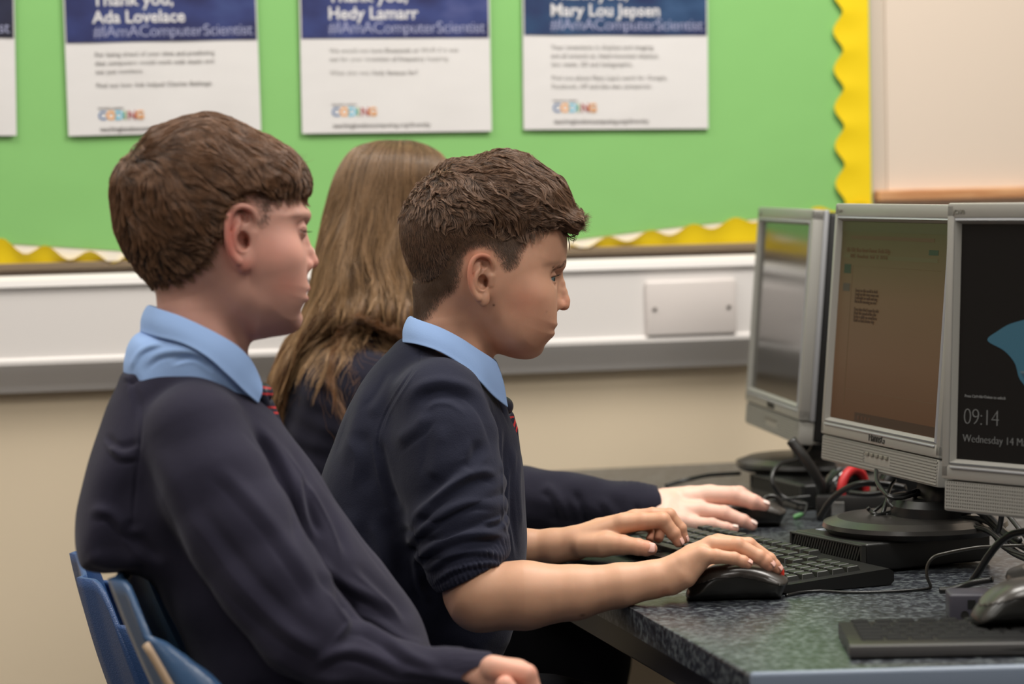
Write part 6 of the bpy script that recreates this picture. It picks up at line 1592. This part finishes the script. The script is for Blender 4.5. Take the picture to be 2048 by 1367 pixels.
# ------------------------------------------------------------------ small grey hub
hp = onz(1900, 1243)
hub = MB().box((0, 0, 0), (0.044, 0.045, 0.028), 0.003, 3).build('usb_hub', mat('hub_grey', srgb(66, 64, 74), 0.45), M=basis((hp[0], hp[1], ZT), nrm((1, -0.05, 0)), nrm((0.05, 1, 0)), (0, 0, 1)), angle=0.7)
tag(hub, 'small grey box with two rectangular sockets beside the near mouse', 'hub')
for x in (0.018, 0.030): MB().box((x, -0.0006, 0.013), (x + 0.008, 0.001, 0.022)).build('socket', m_black, hub)
MB().lathe([(0.006, 0), (0.006, 0.0006), (0.0045, 0.0006), (0.0045, 0.0001)], 20).build('round_mark', m_black2, hub, M=Matrix.Translation((0.015, 0, 0.007)) @ Matrix.Rotation(PI / 2, 4, 'X') @ Matrix.Scale(0.7, 4))

# ------------------------------------------------------------------ headset
hs = empty('headset', Matrix.Translation(Vector((0.425, 3.74, ZT))) @ Matrix.Rotation(-0.25, 4, 'Z'), label='black headset with a red ear ring lying behind the middle monitor', cat='headset')
def ringp(r, n=28): return [(r * math.cos(t), 0, r * math.sin(t)) for t in np.linspace(0, 2 * PI, n)[:-1]]
for k, (x, y, z, ry) in enumerate(((-0.004, 0.0, 0.036, 1.1), (0.075, 0.03, 0.036, 0.5))):
    Mx = Matrix.Translation((x, y, z)) @ Matrix.Rotation(ry, 4, 'Z') @ Matrix.Rotation(PI / 2, 4, 'X')
    cup = MB().lathe([(0.012, 0), (0.028, 0.003), (0.033, 0.010), (0.033, 0.024), (0.030, 0.030), (0.02, 0.03)], 36).build('ear_cup', m_gloss, hs, smooth=True, M=Mx)
    MB().tube([(0.028 * math.cos(t), 0.028 * math.sin(t), 0.031) for t in np.linspace(0, 2 * PI, 33)[:-1]], 0.0062, 10, closed=True).build('ear_cushion', m_red2 if False else mat('red_cushion', srgb(190, 34, 38), 0.5) if k == 0 else m_black, hs, smooth=True, M=Mx)
arc = [(0.0 + 0.05 - 0.062 * math.cos(t), 0.015, 0.085 + 0.075 * math.sin(t) * 0.5) for t in np.linspace(0, PI, 20)]
MB().tube(arc, 0.006, 8).build('headband', m_black, hs, smooth=True)
inv = hs.matrix_world.inverted()
def wtube(name, pts, r, m, parent=None, n=8, label=None, cat=None, group=None):
    P = spline(pts, 8)
    if parent is not None: P = [parent.matrix_world.inverted() @ Vector(p) for p in P]
    o = MB().tube(P, r, n).build(name, m, parent, smooth=True)
    if label: tag(o, label, cat, group)
    return o
bpy.context.view_layer.update()
wtube('microphone_boom', [at(1582, 880, 3.72), at(1612, 920, 3.71), at(1640, 965, 3.71), at(1648, 1000, 3.72)], 0.0075, m_black2, hs)
MB().box((-0.012, -0.004, -0.004), (0.012, 0.0, 0.012), 0.002).build('metal_yoke', mat('yoke_metal', (0.6, 0.6, 0.6), 0.25, 1.0), hs, M=Matrix.Translation((0.004, -0.012, 0.07)) @ Matrix.Rotation(1.3, 4, 'Y'))

# ------------------------------------------------------------------ cables
m_cab = mat('cable_black', (0.014, 0.014, 0.014), 0.32)
def cable(pts, r, label): return wtube('cable', [at(*p) for p in pts], r, m_cab, None, 8, label, 'cable', 'black cables around the monitor stands')
cable([(1752, 940, 3.36), (1755, 965, 3.33), (1774, 989, 3.30), (1797, 992, 3.30), (1821, 985, 3.31), (1850, 975, 3.34), (1885, 968, 3.38)], 0.0026, 'cable drooping from the left under the middle monitor, topmost loop')
cable([(1753, 944, 3.36), (1757, 966, 3.33), (1777, 992, 3.29), (1800, 996, 3.29), (1826, 990, 3.30), (1860, 984, 3.34), (1890, 984, 3.38)], 0.0022, 'cable running just below the topmost drooping loop')
cable([(1853, 960, 3.34), (1834, 987, 3.31), (1821, 1008, 3.30), (1800, 1018, 3.30), (1782, 1010, 3.31), (1775, 996, 3.32), (1781, 973, 3.36), (1790, 960, 3.38)], 0.0022, 'thin cable curling as a U in front of the stand neck')
cable([(1735, 1015, 3.33), (1741, 1021, 3.33), (1749, 1027, 3.32), (1762, 1031, 3.32), (1781, 1028, 3.32), (1796, 1022, 3.34), (1815, 1010, 3.38)], 0.0026, 'cable end hooking up at the left of the round base')
cable([(1738, 1030, 3.34), (1748, 1022, 3.34), (1765, 1008, 3.35), (1786, 990, 3.38), (1810, 985, 3.40)], 0.0020, 'straight thin cable slanting behind the hooked end')
cable([(1800, 1020, 3.34), (1770, 1028, 3.32), (1750, 1033, 3.31), (1752, 1039, 3.31), (1775, 1041, 3.31), (1840, 1044, 3.30), (1919, 1036, 3.27), (1960, 1038, 3.24), (1985, 1050, 3.21), (2001, 1074, 3.17), (2025, 1098, 3.14), (2070, 1125, 3.10)], 0.0034, 'thick cable lying along the round base, upper of two')
cable([(1776, 995, 3.35), (1768, 1018, 3.33), (1764, 1034, 3.32), (1771, 1043, 3.31), (1790, 1051, 3.30), (1845, 1055, 3.28), (1900, 1055, 3.26), (1940, 1054, 3.23), (1972, 1060, 3.20), (1998, 1078, 3.16), (2022, 1104, 3.13), (2075, 1128, 3.08)], 0.0028, 'cable sweeping along the front rim of the round base')
cable([(1812, 1026, 3.36), (1832, 1033, 3.33), (1855, 1037, 3.31), (1888, 1034, 3.29), (1920, 1028, 3.27), (1950, 1021, 3.25)], 0.0022, 'thin cable rising to the lower edge of the nearest monitor')
cable([(1952, 1018, 3.26), (1972, 1032, 3.23), (1996, 1054, 3.19), (2022, 1078, 3.15), (2060, 1100, 3.1)], 0.0042, 'thickest cable slanting down right from behind the nearest monitor')
cable([(1964, 1020, 3.22), (1985, 1036, 3.20), (2010, 1062, 3.17), (2040, 1080, 3.12)], 0.003, 'cable doubled beside the thickest slanting one')
cable([(2008, 1020, 3.08), (2022, 1036, 3.07), (2038, 1056, 3.05), (2056, 1078, 3.03)], 0.0028, 'short cable dropping below the nearest monitor, right of the upright one')
cable([(2003, 1016, 3.12), (2003, 1032, 3.12), (2000, 1050, 3.13), (1996, 1062, 3.14)], 0.0032, 'short upright cable under the nearest monitor')
mc = [(1572, 1190, 3.04), (1600, 1184, 3.045), (1640, 1181, 3.055), (1700, 1184, 3.06), (1760, 1183, 3.06), (1820, 1180, 3.065), (1860, 1176, 3.07)]
mcp = [np.array([*onz(p[0], p[1], ZT + 0.002)[:2], ZT + 0.002]) for p in mc]
mcp2 = [mcp[-1], at(1861, 1170, 3.068), at(1854, 1152, 3.06), at(1855, 1130, 3.06), at(1868, 1113, 3.06), at(1895, 1105, 3.06), at(1930, 1098, 3.06), at(1965, 1093, 3.06), at(2010, 1091, 3.05), at(2060, 1090, 3.04)]
wtube('cable', mcp, 0.0016, m_cab, None, 8, 'thin cable of the red-wheeled mouse lying straight along the desk', 'cable', 'black cables around the monitor stands')
wtube('cable', mcp2, 0.0018, mat('cable_grey', srgb(64, 60, 54), 0.3), None, 8, 'thin cable arching in front of the black computer', 'cable', 'black cables around the monitor stands')
cable([(1942, 1166, 2.99), (1958, 1142, 2.98), (1976, 1113, 2.97), (1998, 1086, 2.96), (2024, 1068, 2.95), (2060, 1060, 2.94)], 0.0042, 'thick cable arching up behind the near mouse')
cable([(1880, 1180, 2.99), (1900, 1179, 2.985), (1925, 1172, 2.98), (1950, 1164, 2.97), (1985, 1158, 2.96)], 0.0036, 'blunt cable end lying on the desk above the grey hub')
cable([(1626, 868, 3.92), (1614, 900, 3.88), (1590, 918, 3.84), (1562, 926, 3.80), (1546, 945, 3.78), (1546, 968, 3.77), (1562, 990, 3.77), (1590, 1003, 3.76), (1613, 1008, 3.75)], 0.0030, 'cable looping to the left of the red-ringed headset')
wtube('cable', [at(1614, 1006, 3.75), at(1612, 1018, 3.74), at(1606, 1030, 3.73)], 0.0015, m_cab, None, 8, 'very short lead ending in a green plug', 'cable', 'black cables around the monitor stands')
cable([(1530, 1002, 3.78), (1560, 999, 3.77), (1590, 995, 3.76), (1622, 992, 3.76)], 0.0020, 'thin cable running from the far mouse to the headset')
cable([(1330, 972, 4.02), (1370, 960, 4.02), (1410, 951, 4.04), (1440, 948, 4.06), (1480, 946, 4.08)], 0.0030, 'cable lying against the wall left of the far stand')
cable([(1790, 1049, 3.31), (1840, 1050, 3.29), (1900, 1047, 3.27), (1945, 1048, 3.24), (1982, 1064, 3.19), (2012, 1096, 3.14), (2072, 1118, 3.09)], 0.0030, 'cable between the two that sweep over the round base')
cable([(1768, 1036, 3.33), (1800, 1034, 3.33), (1850, 1030, 3.33), (1905, 1020, 3.31), (1940, 1016, 3.30)], 0.0024, 'cable passing highest behind the sweeping ones')
cable([(1640, 1035, 3.62), (1662, 1000, 3.60), (1690, 978, 3.58), (1725, 966, 3.56), (1770, 968, 3.55), (1810, 975, 3.55)], 0.0042, 'thick cable crossing in front of the headset')
cable([(1700, 985, 3.60), (1735, 988, 3.58), (1770, 984, 3.57), (1812, 975, 3.56)], 0.0036, 'cable just below the thick one crossing the headset')
gp = at(1597, 1031, 3.72)
pl_ = MB().lathe([(0.0018, 0), (0.0045, 0.001), (0.005, 0.003), (0.005, 0.014), (0.003, 0.019), (0.0015, 0.02)], 16).build('audio_plug', mat('plug_green', srgb(110, 170, 110), 0.4), M=Matrix.Translation(Vector(gp)) @ Matrix.Rotation(1.2, 4, 'Y') @ Matrix.Scale(0.7, 4) @ Matrix.Translation((0, 0, -0.01)), smooth=True)
tag(pl_, 'small green plug lying on the desk behind the far mouse', 'plug')
# sticker on the computer, white box by the wall
st = MB().box((0.129, 0.02, PCH), (0.150, 0.036, PCH + 0.0004)).build('sticker', mat('sticker_grey', srgb(150, 155, 165), 0.4), None)
pcs = [o for o in bpy.data.objects if o.name.startswith('mini_computer')][0]; st.parent = pcs; st.matrix_basis = Matrix.Translation((-0.12, 0.01, 0))
bx = onwall(1622, 870, 0.0); bxx = wl(bx)[0]; bz1 = gz(1640, 738); bz0 = gz(1640, 905)
wbx = MB().box((0, -0.06, 0), (0.09, -0.022, bz1 - bz0), 0.003, 2).build('white_wall_box', mat('box_cream', srgb(205, 202, 190), 0.5), M=MW @ Matrix.Translation((bxx - 0.0, -0.034, bz0)), angle=0.7)
tag(wbx, 'pale box on the wall behind the middle monitor', 'box')
MB().box((0.004, -0.064, 0.01), (0.086, -0.0595, (bz1 - bz0) * 0.52), 0.002).build('front_cover', mat('box_cream_dark', srgb(180, 176, 164), 0.5), wbx)
